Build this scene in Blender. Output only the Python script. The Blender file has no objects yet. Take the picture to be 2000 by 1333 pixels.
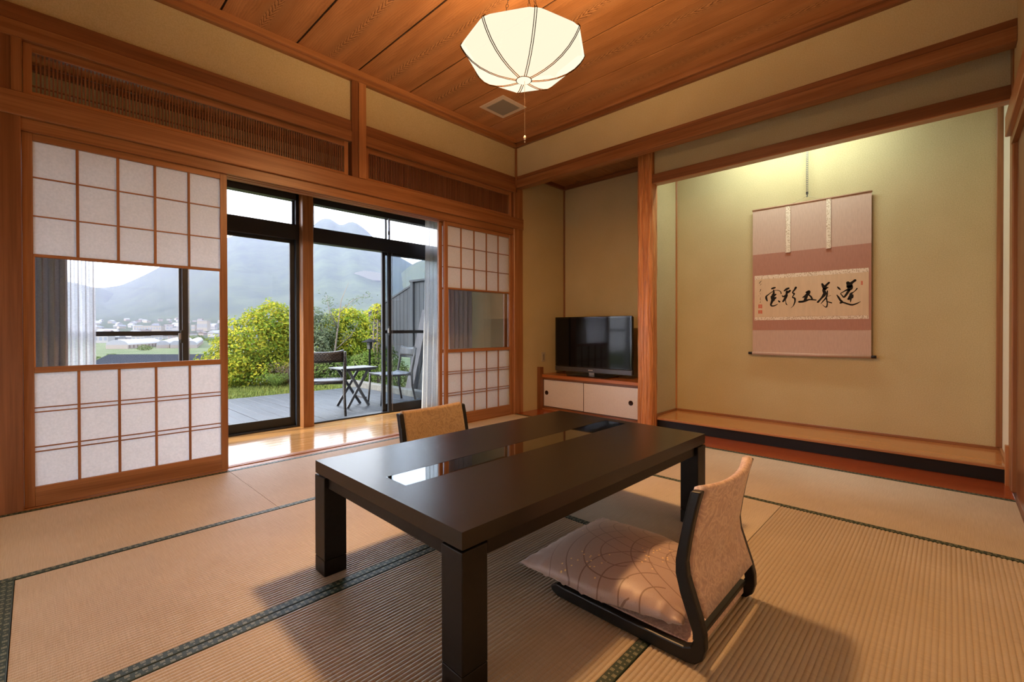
import bpy, bmesh, math, random
from math import sin, cos, pi, radians, sqrt
from mathutils import Vector, Matrix
random.seed(7)
S = bpy.context.scene
COL = S.collection
# ---------------------------------------------------------------- camera
FPX, YAW, PIT, ROL, CX, CY = 892.53, 0.7635, -0.0061, -0.0020, 1000.8, 648.3
EYE = Vector((0, 0, 0.975))
fwd = Vector((cos(PIT)*cos(YAW), cos(PIT)*sin(YAW), sin(PIT)))
rgt0 = Vector((sin(YAW), -cos(YAW), 0)); up0 = rgt0.cross(fwd)
rgt = rgt0*cos(ROL) + up0*sin(ROL); upv = -rgt0*sin(ROL) + up0*cos(ROL)
cd = bpy.data.cameras.new('camera'); cam = bpy.data.objects.new('camera', cd); COL.objects.link(cam)
cam.matrix_world = Matrix(((rgt.x, upv.x, -fwd.x, EYE.x), (rgt.y, upv.y, -fwd.y, EYE.y), (rgt.z, upv.z, -fwd.z, EYE.z), (0, 0, 0, 1)))
cd.sensor_width = 36; cd.lens = FPX/2000*36
cd.shift_x = -(CX-1000)/2000; cd.shift_y = (CY-666.5)/2000
cd.clip_start = 0.05; cd.clip_end = 20000
S.camera = cam
# ---------------------------------------------------------------- world, sun, area lights, exposure
W = bpy.data.worlds.new('sky'); S.world = W; W.use_nodes = True
wn = W.node_tree.nodes; wl = W.node_tree.links; wn.clear()
wo = wn.new('ShaderNodeOutputWorld'); wb = wn.new('ShaderNodeBackground'); wt = wn.new('ShaderNodeTexCoord')
ws = wn.new('ShaderNodeSeparateXYZ'); wr = wn.new('ShaderNodeValToRGB')
wl.new(wt.outputs['Generated'], ws.inputs[0]); wl.new(ws.outputs['Z'], wr.inputs[0]); wl.new(wr.outputs[0], wb.inputs[0]); wl.new(wb.outputs[0], wo.inputs[0])
wr.color_ramp.elements[0].position = 0.0; wr.color_ramp.elements[0].color = (0.86, 0.89, 0.96, 1)
wr.color_ramp.elements[1].position = 0.8; wr.color_ramp.elements[1].color = (0.70, 0.82, 1.0, 1)
wb.inputs[1].default_value = 7.2
sl = bpy.data.lights.new('sun', 'SUN'); sl.energy = 12; sl.color = (1, .93, .8); sl.angle = radians(2.5)
so = bpy.data.objects.new('sun', sl); COL.objects.link(so)
so.rotation_euler = Vector((-.88, .16, .46)).to_track_quat('Z', 'Y').to_euler()
def area(name, loc, rot, sx, sy, power, color, portal=False):
    l = bpy.data.lights.new(name, 'AREA'); l.shape = 'RECTANGLE'; l.size = sx; l.size_y = sy; l.energy = power; l.color = color
    o = bpy.data.objects.new(name, l); COL.objects.link(o); o.location = loc; o.rotation_euler = rot
    if portal: l.cycles.is_portal = True
    return o
area('window_portal', (1.5, 4.86, 1.2), (radians(-90), 0, 0), 5.2, 2.5, 1, (1, 1, 1), True)
# the fluorescent fitting hidden behind the hanging wall of the alcove
area('alcove_tube', (4.33, 1.02, 2.77), (0, radians(-12), 0), 0.10, 1.1, 17, (.84, 1.0, .93))
S.view_settings.view_transform = 'Standard'; S.view_settings.look = 'None'; S.view_settings.gamma = 1
S.view_settings.use_curve_mapping = False; S.view_settings.exposure = -0.06
c = S.cycles
c.max_bounces = 10; c.diffuse_bounces = 5; c.glossy_bounces = 4; c.transmission_bounces = 8; c.transparent_max_bounces = 16; c.volume_bounces = 2
c.sample_clamp_indirect = 6; c.use_denoising = True; c.caustics_reflective = False; c.caustics_refractive = False

# ---------------------------------------------------------------- material helpers
def newmat(name):
    m = bpy.data.materials.new(name); m.use_nodes = True; n = m.node_tree.nodes; l = m.node_tree.links
    return m, n, l, n['Principled BSDF']
def N(n, t, **k):
    x = n.new(t)
    for a, b in k.items(): setattr(x, a, b)
    return x
def ramp(n, pts):
    r = n.new('ShaderNodeValToRGB'); e = r.color_ramp.elements
    while len(e) > 1: e.remove(e[-1])
    e[0].position = pts[0][0]; e[0].color = (*pts[0][1], 1)
    for p, cc in pts[1:]:
        q = e.new(p); q.color = (*cc, 1)
    return r
def M_(n, l, op, a, b=None, clamp=False):
    x = n.new('ShaderNodeMath'); x.operation = op; x.use_clamp = clamp
    for i, v in enumerate((a, b)):
        if v is None: continue
        if hasattr(v, 'links') or hasattr(v, 'is_linked'): l.new(v, x.inputs[i])
        else: x.inputs[i].default_value = v
    return x.outputs[0]
def coords(n, l, scale=(1, 1, 1), rnd=True):
    t = n.new('ShaderNodeTexCoord'); mp = n.new('ShaderNodeMapping'); mp.inputs['Scale'].default_value = scale
    if rnd:
        oi = n.new('ShaderNodeObjectInfo'); mu = n.new('ShaderNodeVectorMath'); mu.operation = 'SCALE'
        cb = n.new('ShaderNodeCombineXYZ'); 
        for i in range(3): l.new(oi.outputs['Random'], cb.inputs[i])
        l.new(cb.outputs[0], mu.inputs[0]); mu.inputs['Scale'].default_value = 13.7
        ad = n.new('ShaderNodeVectorMath'); ad.operation = 'ADD'; l.new(t.outputs['Object'], ad.inputs[0]); l.new(mu.outputs[0], ad.inputs[1])
        l.new(ad.outputs[0], mp.inputs[0])
    else: l.new(t.outputs['Object'], mp.inputs[0])
    return mp.outputs[0], t
def bump(n, l, b, h, s, d=0.01):
    x = n.new('ShaderNodeBump'); x.inputs['Strength'].default_value = s; x.inputs['Distance'].default_value = d
    l.new(h, x.inputs['Height']); l.new(x.outputs[0], b.inputs['Normal'])
def plain(name, col, rough=.5, metal=0, spec=.5, coat=0, noise=0, bscale=0, bstr=0):
    m, n, l, b = newmat(name)
    b.inputs['Base Color'].default_value = (*col, 1); b.inputs['Roughness'].default_value = rough; b.inputs['Metallic'].default_value = metal
    b.inputs['Specular IOR Level'].default_value = spec; b.inputs['Coat Weight'].default_value = coat
    if noise or bstr:
        v, _ = coords(n, l); t = N(n, 'ShaderNodeTexNoise'); t.inputs['Scale'].default_value = bscale or 8; t.inputs['Detail'].default_value = 5; l.new(v, t.inputs[0])
        if noise:
            r = ramp(n, [(.3, tuple(x*(1-noise) for x in col)), (.7, tuple(min(1, x*(1+noise)) for x in col))]); l.new(t.outputs[0], r.inputs[0]); l.new(r.outputs[0], b.inputs['Base Color'])
        if bstr: bump(n, l, b, t.outputs[0], bstr, .004)
    return m
def wood(name, dark, light, axis='X', rough=.38, scale=1.0, fine=.5, bstr=.12, spec=.5, coat=0):
    m, n, l, b = newmat(name)
    k = {'X': (.9, 22, 22), 'Y': (22, .9, 22), 'Z': (22, 22, .9)}[axis]
    v, _ = coords(n, l, tuple(x*scale for x in k))
    t = N(n, 'ShaderNodeTexNoise'); t.inputs['Scale'].default_value = 1; t.inputs['Detail'].default_value = 6; t.inputs['Roughness'].default_value = .62; t.inputs['Distortion'].default_value = .5; l.new(v, t.inputs[0])
    k2 = {'X': (2, 160, 160), 'Y': (160, 2, 160), 'Z': (160, 160, 2)}[axis]
    v2, _ = coords(n, l, k2); t2 = N(n, 'ShaderNodeTexNoise'); t2.inputs['Scale'].default_value = 1; t2.inputs['Detail'].default_value = 2; l.new(v2, t2.inputs[0])
    h = M_(n, l, 'ADD', M_(n, l, 'MULTIPLY', t.outputs[0], 1-fine*.5), M_(n, l, 'MULTIPLY', t2.outputs[0], fine*.5))
    mid = tuple((a+b_)/2 for a, b_ in zip(dark, light))
    r = ramp(n, [(.33, dark), (.5, mid), (.66, light)]); l.new(h, r.inputs[0]); l.new(r.outputs[0], b.inputs['Base Color'])
    b.inputs['Roughness'].default_value = rough; b.inputs['Specular IOR Level'].default_value = spec; b.inputs['Coat Weight'].default_value = coat; b.inputs['Coat Roughness'].default_value = .12
    if bstr: bump(n, l, b, h, bstr, .003)
    return m
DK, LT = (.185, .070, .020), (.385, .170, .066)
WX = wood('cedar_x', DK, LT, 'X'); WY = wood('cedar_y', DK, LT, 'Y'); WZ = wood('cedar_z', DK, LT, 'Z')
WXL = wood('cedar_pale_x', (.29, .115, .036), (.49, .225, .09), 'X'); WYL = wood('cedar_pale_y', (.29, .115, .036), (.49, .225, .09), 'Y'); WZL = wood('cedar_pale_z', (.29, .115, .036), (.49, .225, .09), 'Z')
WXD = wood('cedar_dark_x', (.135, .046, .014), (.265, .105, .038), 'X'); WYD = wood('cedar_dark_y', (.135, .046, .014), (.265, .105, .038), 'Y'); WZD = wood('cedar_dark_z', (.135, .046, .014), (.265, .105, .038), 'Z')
WRED = wood('red_stained_board', (.25, .045, .012), (.36, .075, .02), 'Y', rough=.25, coat=.3)
WTOKO = wood('alcove_board', (.42, .16, .045), (.55, .24, .08), 'Y', rough=.16, coat=.5, bstr=.03)
WFLOOR = wood('veranda_board', (.52, .26, .08), (.74, .42, .16), 'X', rough=.13, coat=.4, bstr=.05)
LACQ = plain('black_lacquer', (.006, .006, .007), .40, spec=.4)
def plaster(name, a, b2):
    m, n, l, b = newmat(name); v, _ = coords(n, l, (1, 1, 1), False)
    t = N(n, 'ShaderNodeTexNoise'); t.inputs['Scale'].default_value = 160; t.inputs['Detail'].default_value = 3; l.new(v, t.inputs[0])
    t2 = N(n, 'ShaderNodeTexNoise'); t2.inputs['Scale'].default_value = 3; t2.inputs['Detail'].default_value = 4; l.new(v, t2.inputs[0])
    h = M_(n, l, 'ADD', M_(n, l, 'MULTIPLY', t.outputs[0], .75), M_(n, l, 'MULTIPLY', t2.outputs[0], .25))
    r = ramp(n, [(.35, a), (.65, b2)]); l.new(h, r.inputs[0]); l.new(r.outputs[0], b.inputs['Base Color'])
    b.inputs['Roughness'].default_value = .95; b.inputs['Specular IOR Level'].default_value = .1; bump(n, l, b, t.outputs[0], .35, .003)
    return m
PLA = plaster('khaki_plaster', (.46, .382, .205), (.57, .478, .275))
PLW = plaster('cream_plaster', (.66, .61, .47), (.76, .71, .56))

# ---------------------------------------------------------------- mesh helpers
def box(bm, x0, x1, y0, y1, z0, z1):
    vs = [bm.verts.new((x, y, z)) for z in (z0, z1) for y in (y0, y1) for x in (x0, x1)]
    for f in ((0, 2, 3, 1), (4, 5, 7, 6), (0, 1, 5, 4), (2, 6, 7, 3), (0, 4, 6, 2), (1, 3, 7, 5)): bm.faces.new([vs[i] for i in f])
def link(name, me, mat, parent=None, smooth=False):
    o = bpy.data.objects.new(name, me); COL.objects.link(o)
    if mat is not None and not me.materials: me.materials.append(mat)
    if smooth:
        for p in me.polygons: p.use_smooth = True
    if parent: o.parent = parent
    return o
def obj(name, bm, mat, parent=None, smooth=False, bevel=0, seg=2):
    bmesh.ops.recalc_face_normals(bm, faces=bm.faces[:])
    me = bpy.data.meshes.new(name); bm.to_mesh(me); bm.free()
    o = link(name, me, mat, parent, smooth)
    if bevel:
        md = o.modifiers.new('bevel', 'BEVEL'); md.width = bevel; md.segments = seg; md.limit_method = 'ANGLE'; md.angle_limit = radians(40)
    return o
def B(name, dims, mat, parent=None, bevel=.002):
    """box as one object whose origin is at its own centre"""
    x0, x1, y0, y1, z0, z1 = dims; cx, cy, cz = (x0+x1)/2, (y0+y1)/2, (z0+z1)/2
    bm = bmesh.new(); box(bm, x0-cx, x1-cx, y0-cy, y1-cy, z0-cz, z1-cz); o = obj(name, bm, mat, None, False, bevel, 1)
    o.location = (cx, cy, cz)
    if parent:
        o.parent = parent; o.location = Vector((cx, cy, cz)) - parent.location
    return o
def tag(o, label, cat, group=None, kind=None):
    if label: o['label'] = label
    if cat: o['category'] = cat
    if group: o['group'] = group
    if kind: o['kind'] = kind
    return o
def thing(name, label, cat, loc=(0, 0, 0), rz=0, group=None):
    o = bpy.data.objects.new(name, None); COL.objects.link(o); o.location = loc; o.rotation_euler = (0, 0, rz); o.empty_display_size = .05
    return tag(o, label, cat, group)
def struct(o, label=None):
    o['kind'] = 'structure'
    if label: o['label'] = label
    return o
def sroot(name, loc=(0, 0, 0), label=None):
    o = bpy.data.objects.new(name, None); COL.objects.link(o); o.location = loc; return struct(o, label)
def tube(bm, pts, r, seg=8, closed=False):
    """swept tube; r a number or list"""
    pts = [Vector(p) for p in pts]; n = len(pts); rings = []; prev = None
    for i, p in enumerate(pts):
        if closed: d = pts[(i+1) % n]-pts[i-1]
        else: d = pts[min(i+1, n-1)]-pts[max(i-1, 0)]
        d.normalize()
        a = prev if prev is not None else (Vector((0, 0, 1)) if abs(d.z) < .9 else Vector((1, 0, 0)))
        a = (a - d*a.dot(d)); a.normalize(); prev = a; b = d.cross(a)
        rr = r[i] if isinstance(r, (list, tuple)) else r
        rings.append([bm.verts.new(p + a*rr*cos(2*pi*k/seg) + b*rr*sin(2*pi*k/seg)) for k in range(seg)])
    m = n if closed else n-1
    for i in range(m):
        A, B_ = rings[i], rings[(i+1) % n]
        for k in range(seg): bm.faces.new((A[k], A[(k+1) % seg], B_[(k+1) % seg], B_[k]))
    if not closed: bm.faces.new(rings[0][::-1]); bm.faces.new(rings[-1])
def prism(bm, poly, axis, a, b):
    """extrude a closed 2-D polygon; axis 'X': poly=(y,z); 'Y': (x,z); 'Z': (x,y)"""
    f = {'X': lambda p, t: (t, p[0], p[1]), 'Y': lambda p, t: (p[0], t, p[1]), 'Z': lambda p, t: (p[0], p[1], t)}[axis]
    A = [bm.verts.new(f(p, a)) for p in poly]; C = [bm.verts.new(f(p, b)) for p in poly]; n = len(poly)
    bm.faces.new(A); bm.faces.new(C[::-1])
    for i in range(n): bm.faces.new((A[i], A[(i+1) % n], C[(i+1) % n], C[i]))
def lathe(bm, prof, c=(0, 0, 0), seg=24):
    rings = []
    for r, z in prof: rings.append([bm.verts.new((c[0]+r*cos(2*pi*k/seg), c[1]+r*sin(2*pi*k/seg), c[2]+z)) for k in range(seg)])
    for i in range(len(rings)-1):
        for k in range(seg): bm.faces.new((rings[i][k], rings[i][(k+1) % seg], rings[i+1][(k+1) % seg], rings[i+1][k]))
    bm.faces.new(rings[0][::-1]); bm.faces.new(rings[-1])
def bar(bm, p, q, w, h):
    p, q = Vector(p), Vector(q); d = (q-p).normalized(); a = d.cross(Vector((0, 0, 1)))
    if a.length < .05: a = Vector((1, 0, 0))
    a.normalize(); b = a.cross(d)
    vs = [bm.verts.new(e + a*sx*w/2 + b*sy*h/2) for e in (p, q) for sx, sy in ((-1, -1), (1, -1), (1, 1), (-1, 1))]
    for f in ((0, 1, 2, 3), (7, 6, 5, 4), (0, 4, 5, 1), (1, 5, 6, 2), (2, 6, 7, 3), (3, 7, 4, 0)): bm.faces.new([vs[i] for i in f])

# key planes: window wall y=3.60, alcove wall x=3.823, alcove back x=4.73, window line y=4.72
XB, YA, XT, YR, XL = 3.823, 3.60, 4.73, -0.27, -1.02
ZC = 3.12
# ================================================================ FLOOR: tatami mats
TAT, n, l, b = newmat('tatami_rush')
def tatami(axis):
    m, n, l, b = newmat('tatami_'+axis)
    t = n.new('ShaderNodeTexCoord'); sp = n.new('ShaderNodeSeparateXYZ'); l.new(t.outputs['Object'], sp.inputs[0])
    along, across = (sp.outputs['X'], sp.outputs['Y']) if axis == 'X' else (sp.outputs['Y'], sp.outputs['X'])
    # rush strands run across the ribs, pitch 2.6 mm, staggered by rib
    ribi = M_(n, l, 'FLOOR', M_(n, l, 'DIVIDE', across, .0153))
    ph = M_(n, l, 'MULTIPLY', M_(n, l, 'FRACT', M_(n, l, 'MULTIPLY', ribi, .5)), pi)
    s = M_(n, l, 'SINE', M_(n, l, 'ADD', M_(n, l, 'MULTIPLY', along, 2*pi/.0032), ph))
    mp = n.new('ShaderNodeMapping'); mp.inputs['Scale'].default_value = (260, 9, 1) if axis == 'X' else (9, 260, 1); l.new(t.outputs['Object'], mp.inputs[0])
    nz = n.new('ShaderNodeTexNoise'); nz.inputs['Scale'].default_value = 1; nz.inputs['Detail'].default_value = 3; l.new(mp.outputs[0], nz.inputs[0])
    n2 = n.new('ShaderNodeTexNoise'); n2.inputs['Scale'].default_value = 2.2; n2.inputs['Detail'].default_value = 3; l.new(t.outputs['Object'], n2.inputs[0])
    f = M_(n, l, 'ADD', M_(n, l, 'ADD', M_(n, l, 'ADD', M_(n, l, 'MULTIPLY', nz.outputs[0], .35), .12), M_(n, l, 'MULTIPLY', n2.outputs[0], .3)), M_(n, l, 'MULTIPLY', s, .05))
    r = ramp(n, [(.28, (.385, .305, .215)), (.45, (.485, .40, .295)), (.62, (.58, .49, .38))]); l.new(f, r.inputs[0]); l.new(r.outputs[0], b.inputs['Base Color'])
    b.inputs['Roughness'].default_value = .38; b.inputs['Specular IOR Level'].default_value = .7
    h = M_(n, l, 'ADD', M_(n, l, 'MULTIPLY', s, .5), nz.outputs[0]); bump(n, l, b, h, .25, .0006)
    return m
TM = {'X': tatami('X'), 'Y': tatami('Y')}
def heri():
    m, n, l, b = newmat('green_brocade_border')
    t = n.new('ShaderNodeTexCoord'); sp = n.new('ShaderNodeSeparateXYZ'); l.new(t.outputs['Object'], sp.inputs[0])
    u = M_(n, l, 'DIVIDE', sp.outputs['X'], .040)        # along
    v = M_(n, l, 'DIVIDE', sp.outputs['Y'], .036)        # across -0.5..0.5
    def cell(off, vc, hs, ring):
        du = M_(n, l, 'MULTIPLY', M_(n, l, 'SUBTRACT', M_(n, l, 'FRACT', M_(n, l, 'ADD', u, off)), .5), .040)
        dv = M_(n, l, 'MULTIPLY', M_(n, l, 'SUBTRACT', v, vc), .036)
        if ring == 'sq': d = M_(n, l, 'MAXIMUM', M_(n, l, 'ABSOLUTE', du), M_(n, l, 'ABSOLUTE', dv))
        else: d = M_(n, l, 'SQRT', M_(n, l, 'ADD', M_(n, l, 'MULTIPLY', du, du), M_(n, l, 'MULTIPLY', dv, dv)))
        inside = M_(n, l, 'LESS_THAN', d, hs); core = M_(n, l, 'MULTIPLY', M_(n, l, 'LESS_THAN', d, hs*.72), M_(n, l, 'GREATER_THAN', d, hs*.42))
        return M_(n, l, 'SUBTRACT', inside, M_(n, l, 'MULTIPLY', core, .6))
    a = cell(0, .23, .0058, 'sq'); a2 = cell(.45, -.23, .0058, 'sq'); a3 = cell(.5, .20, .003, 'c'); a4 = cell(.95, -.2, .003, 'c')
    k = M_(n, l, 'MAXIMUM', M_(n, l, 'MAXIMUM', a, a2), M_(n, l, 'MAXIMUM', a3, a4))
    nz = n.new('ShaderNodeTexNoise'); nz.inputs['Scale'].default_value = 400; l.new(t.outputs['Object'], nz.inputs[0])
    k = M_(n, l, 'MULTIPLY', k, M_(n, l, 'ADD', nz.outputs[0], .4), True)
    r = ramp(n, [(0, (.012, .032, .020)), (1, (.24, .24, .16))]); l.new(k, r.inputs[0]); l.new(r.outputs[0], b.inputs['Base Color'])
    b.inputs['Roughness'].default_value = .55; bump(n, l, b, nz.outputs[0], .3, .0006)
    return m
HERI = heri()
struct(B('light_block_slab', (XL-.4, XT+.2, YR-.3, 4.84, -.22, -.102), WXD, bevel=0), 'unseen slab added under the floors to keep sky light out')  # unseen slab, added to close floor gaps against the bright sky
floor = B('floor', (XL-.3, 4.24, YR-.12, YA-.01, -.10, -.022), WXD, bevel=0); struct(floor, 'boarded floor of the tatami room')
mat_cache = {}
def mat_mesh(L, Wd, axis):
    """ribbed mat of length L along the ribs and width Wd across, centred"""
    bm = bmesh.new(); P = .0153; k = int(round(Wd/P)); P = Wd/k; ns = 6; prof = []
    for i in range(k):
        for j in range(ns):
            tt = j/ns; prof.append((-Wd/2 + (i+tt)*P, .0036*sin(pi*tt)**.6-.0010))
    prof.append((Wd/2, 0)); prof = [(-Wd/2, -.022)] + prof + [(Wd/2, -.022)]
    rows = []
    for e in (-L/2, L/2):
        rows.append([bm.verts.new((e, w, z) if axis == 'X' else (w, e, z)) for w, z in prof])
    for i in range(len(prof)-1): bm.faces.new((rows[0][i], rows[1][i], rows[1][i+1], rows[0][i+1]))
    bm.edges.ensure_lookup_table()
    for i in range(1, len(prof)-1, ns):      # valleys between the ribs stay sharp
        e_ = bm.edges.get((rows[0][i], rows[1][i]))
        if e_: e_.smooth = False
    bm.faces.new(rows[0]); bm.faces.new(rows[1][::-1])
    for rw in rows:                          # and so do the two cut ends
        for i in range(len(prof)-1): bm.edges.get((rw[i], rw[i+1])).smooth = False
    return bm
bw = .036
def strip(axis, L):
    bm = bmesh.new(); pr = [(-bw/2, -.02), (-bw/2, .0022), (-bw/2+.002, .0034), (bw/2-.002, .0034), (bw/2, .0022), (bw/2, -.02)]
    prism(bm, pr, 'X', -L/2, L/2)
    return bm
def mat(x0, x1, y0, y1, axis, borders):
    """borders: sides carrying a cloth border"""
    g = .0012
    x0 += g; x1 -= g; y0 += g; y1 -= g
    cx, cy = (x0+x1)/2, (y0+y1)/2
    a0, a1 = (y0, y1) if axis == 'X' else (x0, x1)
    b0 = a0 + (bw if 'lo' in borders else 0); b1 = a1 - (bw if 'hi' in borders else 0)
    L = (x1-x0) if axis == 'X' else (y1-y0)
    o = obj('tatami_mat', mat_mesh(L, b1-b0, axis), TM[axis], floor, True)
    up = [p for p in o.data.polygons if abs(p.normal.z) > .2]
    if sum(p.normal.z for p in up) < 0: o.data.flip_normals()
    mid = (b0+b1)/2
    pos = Vector((cx, mid, 0) if axis == 'X' else (mid, cy, 0)); o.location = pos - floor.location
    for s, w in (('lo', a0+bw/2), ('hi', a1-bw/2)):
        if s in borders:
            h = obj('cloth_border', strip(axis, L), HERI, o); h.rotation_euler = (0, 0, 0 if axis == 'X' else pi/2)
            p = Vector((cx, w, 0) if axis == 'X' else (w, cy, 0)); h.location = p - pos
    return o
X1, X2, Y1, Y2, Y3 = .915, 2.848, 2.640, 1.672, .690
mat(XL, X1, Y1-.018, YA-.012, 'X', ('lo', 'hi')); mat(X1, X2, Y1-.018, YA-.012, 'X', ('lo', 'hi'))
mat(-.06, 1.885, Y2, Y1-.018, 'X', ('lo',))
mat(-.06, 1.885, Y3-.025, Y2, 'X', ('lo', 'hi'))
mat(1.885, X2, Y3-.025, Y1-.018, 'Y', ('lo',))
mat(XL, -.06, Y3-.025, Y1-.018, 'Y', ('hi',))
mat(X2-.03, XB-.005, YR, 1.66, 'Y', ('lo', 'hi')); mat(X2, XB-.005, 1.66, YA-.012, 'Y', ('lo', 'hi'))
mat(.87, X2-.03, YR, Y3-.025, 'X', ()); mat(XL, .87, YR, Y3-.025, 'X', ())
# alcove floor parts
struct(B('floor_alcove_front', (XB-.003, 4.24, YR, YA, -.03, .004), WRED, bevel=.001), 'red stained board along the tatami in front of the alcove')
tk = sroot('floor_alcove', (4.45, .9, .1), 'raised polished wooden floor of the alcove')
B('floor_board', (4.205, XT, YR, 2.12, .088, .107), WTOKO, tk, .001)
B('front_strip', (4.168, 4.203, YR, 2.05, .091, .108), WYL, tk, .002)
B('black_kerb', (4.188, 4.24, YR, 2.054, .004, .0905), LACQ, tk, .001); B('light_block_fill', (4.2405, XT, YR, 2.12, -.03, .087), WYD, tk, 0)  # second box is a hidden fill, added so no sky light leaks in
# veranda floor
vf = sroot('floor_veranda', (1.5, 4.2, 0), 'glossy board floor of the veranda corridor')
y = 3.742
while y < 4.72:
    y2 = min(y+.088, 4.73); B('floorboard', (-1.2, 4.10, y, y2-.0015, -.025, .0), WFLOOR, vf, .0012); y = y2
B('track_sill', (XL, XB, YA-.01, YA+.022, -.03, .002), WXL, vf, .001)
for yy in (3.628, 3.678): B('track_rail', (XL, XB, yy, yy+.016, -.03, .001), WXL, vf, .001)
B('track_sill', (XL, XB, 3.70, 3.740, -.03, .002), WXL, vf, .001)
B('track_bed', (XL, XB, YA, 3.72, -.03, -.006), WX, vf, 0)

# ================================================================ CEILING
def ceil_mat():
    m, n, l, b = newmat('ceiling_cedar')
    t = n.new('ShaderNodeTexCoord'); sp = n.new('ShaderNodeSeparateXYZ'); l.new(t.outputs['Object'], sp.inputs[0]); oi = n.new('ShaderNodeObjectInfo')
    mp = n.new('ShaderNodeMapping'); mp.inputs['Scale'].default_value = (9, 1.6, 1); l.new(t.outputs['Object'], mp.inputs[0])
    off = n.new('ShaderNodeCombineXYZ'); l.new(M_(n, l, 'MULTIPLY', oi.outputs['Random'], 30), off.inputs[1]); l.new(off.outputs[0], mp.inputs['Location'])
    nz = n.new('ShaderNodeTexNoise'); nz.inputs['Scale'].default_value = 1; nz.inputs['Detail'].default_value = 4; l.new(mp.outputs[0], nz.inputs[0])
    jag = n.new('ShaderNodeTexNoise'); jag.inputs['Scale'].default_value = 38; jag.inputs['Detail'].default_value = 2; l.new(t.outputs['Object'], jag.inputs[0])
    a = M_(n, l, 'ABSOLUTE', M_(n, l, 'ADD', sp.outputs['X'], M_(n, l, 'MULTIPLY', M_(n, l, 'SUBTRACT', nz.outputs[0], .5), .09)))
    w = n.new('ShaderNodeMapRange'); w.inputs['From Min'].default_value = .022; w.inputs['From Max'].default_value = .075; w.inputs['To Min'].default_value = 1; w.inputs['To Max'].default_value = 0; l.new(a, w.inputs['Value'])
    along = M_(n, l, 'ADD', sp.outputs['Y'], M_(n, l, 'MULTIPLY', oi.outputs['Random'], 9))
    g = M_(n, l, 'ADD', M_(n, l, 'MULTIPLY', a, 62), M_(n, l, 'MULTIPLY', M_(n, l, 'MULTIPLY', along, w.outputs[0]), 20))
    g = M_(n, l, 'ADD', g, M_(n, l, 'MULTIPLY', jag.outputs[0], .7))
    s = M_(n, l, 'FRACT', g)
    contrast = M_(n, l, 'ADD', M_(n, l, 'MULTIPLY', w.outputs[0], .85), .30)
    s = M_(n, l, 'MULTIPLY', M_(n, l, 'POWER', s, 2.2), contrast)
    base = ramp(n, [(.3, (.37, .155, .052)), (.7, (.55, .255, .10))]); l.new(nz.outputs[0], base.inputs[0])
    mx = n.new('ShaderNodeMix'); mx.data_type = 'RGBA'; l.new(s, mx.inputs[0]); l.new(base.outputs[0], mx.inputs[6]); mx.inputs[7].default_value = (.10, .03, .009, 1)
    lt = n.new('ShaderNodeMix'); lt.data_type = 'RGBA'; l.new(M_(n, l, 'MULTIPLY', w.outputs[0], .3), lt.inputs[0]); l.new(base.outputs[0], lt.inputs[6]); lt.inputs[7].default_value = (.68, .38, .17, 1)
    l.new(lt.outputs[2], mx.inputs[6]); l.new(mx.outputs[2], b.inputs['Base Color']); b.inputs['Roughness'].default_value = .5
    return m
CM = ceil_mat()
ceiling = B('ceiling', (XL-.2, XB+.05, YR-.1, YA+.05, ZC+.0072, ZC+.08), plain('dark_gap', (.02, .01, .006), .9), bevel=0); struct(ceiling, 'boarded cedar ceiling of the tatami room')
gx = [XL-.1]; x = 1.866-.4955*5
while x < XB: gx.append(x); x += .4955
gx.append(XB+.04)
for a_, b_ in zip(gx[:-1], gx[1:]):
    if b_-a_ > .03: 
        w_ = .4955/2
        bm = bmesh.new(); cx_ = b_-w_ if a_ == gx[0] else a_+w_
        box(bm, a_+.007-cx_, b_-.007-cx_, -2.0, 2.0, 0, .0068); o = obj('ceiling_plank', bm, CM, ceiling); o.location = Vector((cx_, 1.66, ZC)) - ceiling.location
# cornices (two steps)
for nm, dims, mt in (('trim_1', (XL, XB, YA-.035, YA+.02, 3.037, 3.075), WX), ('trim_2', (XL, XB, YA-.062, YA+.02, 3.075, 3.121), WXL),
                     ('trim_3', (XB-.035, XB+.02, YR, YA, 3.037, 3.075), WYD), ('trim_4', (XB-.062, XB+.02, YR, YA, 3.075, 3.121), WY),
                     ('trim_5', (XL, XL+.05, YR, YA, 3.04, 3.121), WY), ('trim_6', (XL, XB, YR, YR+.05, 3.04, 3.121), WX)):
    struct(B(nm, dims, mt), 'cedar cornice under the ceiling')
# ================================================================ WALLS
struct(B('wall_window', (XL, XB, YA+.004, YA+.10, 2.70, ZC+.05), PLA, bevel=0), 'khaki plaster strip above the lattice transom')
struct(B('wall_window_end', (3.90, XT+.02, YA, YA+.10, 0.0, 2.85), PLA, bevel=0), 'khaki plaster wall beside the television')
struct(B('wall_alcove_upper', (XB, XB+.10, YR, YA+.05, 2.70, ZC+.05), PLA, bevel=0), 'khaki plaster above the alcove beam')
struct(B('wall_alcove_back', (XT, XT+.10, YR-.1, YA+.1, -.05, 2.9), PLA, bevel=0), 'khaki plaster back wall of the alcoves')
struct(B('wall_alcove_hanging', (4.125, 4.175, YR, 2.10, 2.44, 2.81), PLA, bevel=0), 'hanging plaster strip above the scroll alcove')
struct(B('wall_alcove_divider', (4.20, XT, 2.11, 2.20, 0.0, 2.81), PLA, bevel=0), 'partition between scroll alcove and television alcove')
struct(B('wall_alcove_right', (4.14, XT, YR-.10, YR, 0.0, 2.81), PLW, bevel=0), 'cream side wall of the scroll alcove')
struct(B('wall_right', (XL, 4.14, YR-.10, YR, 2.2, ZC+.05), PLA, bevel=0), 'plaster wall right of the camera')
wl_ = sroot('wall_left', (XL-.05, 1.6, 1.5), 'wall behind the camera with a wide papered window')
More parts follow.
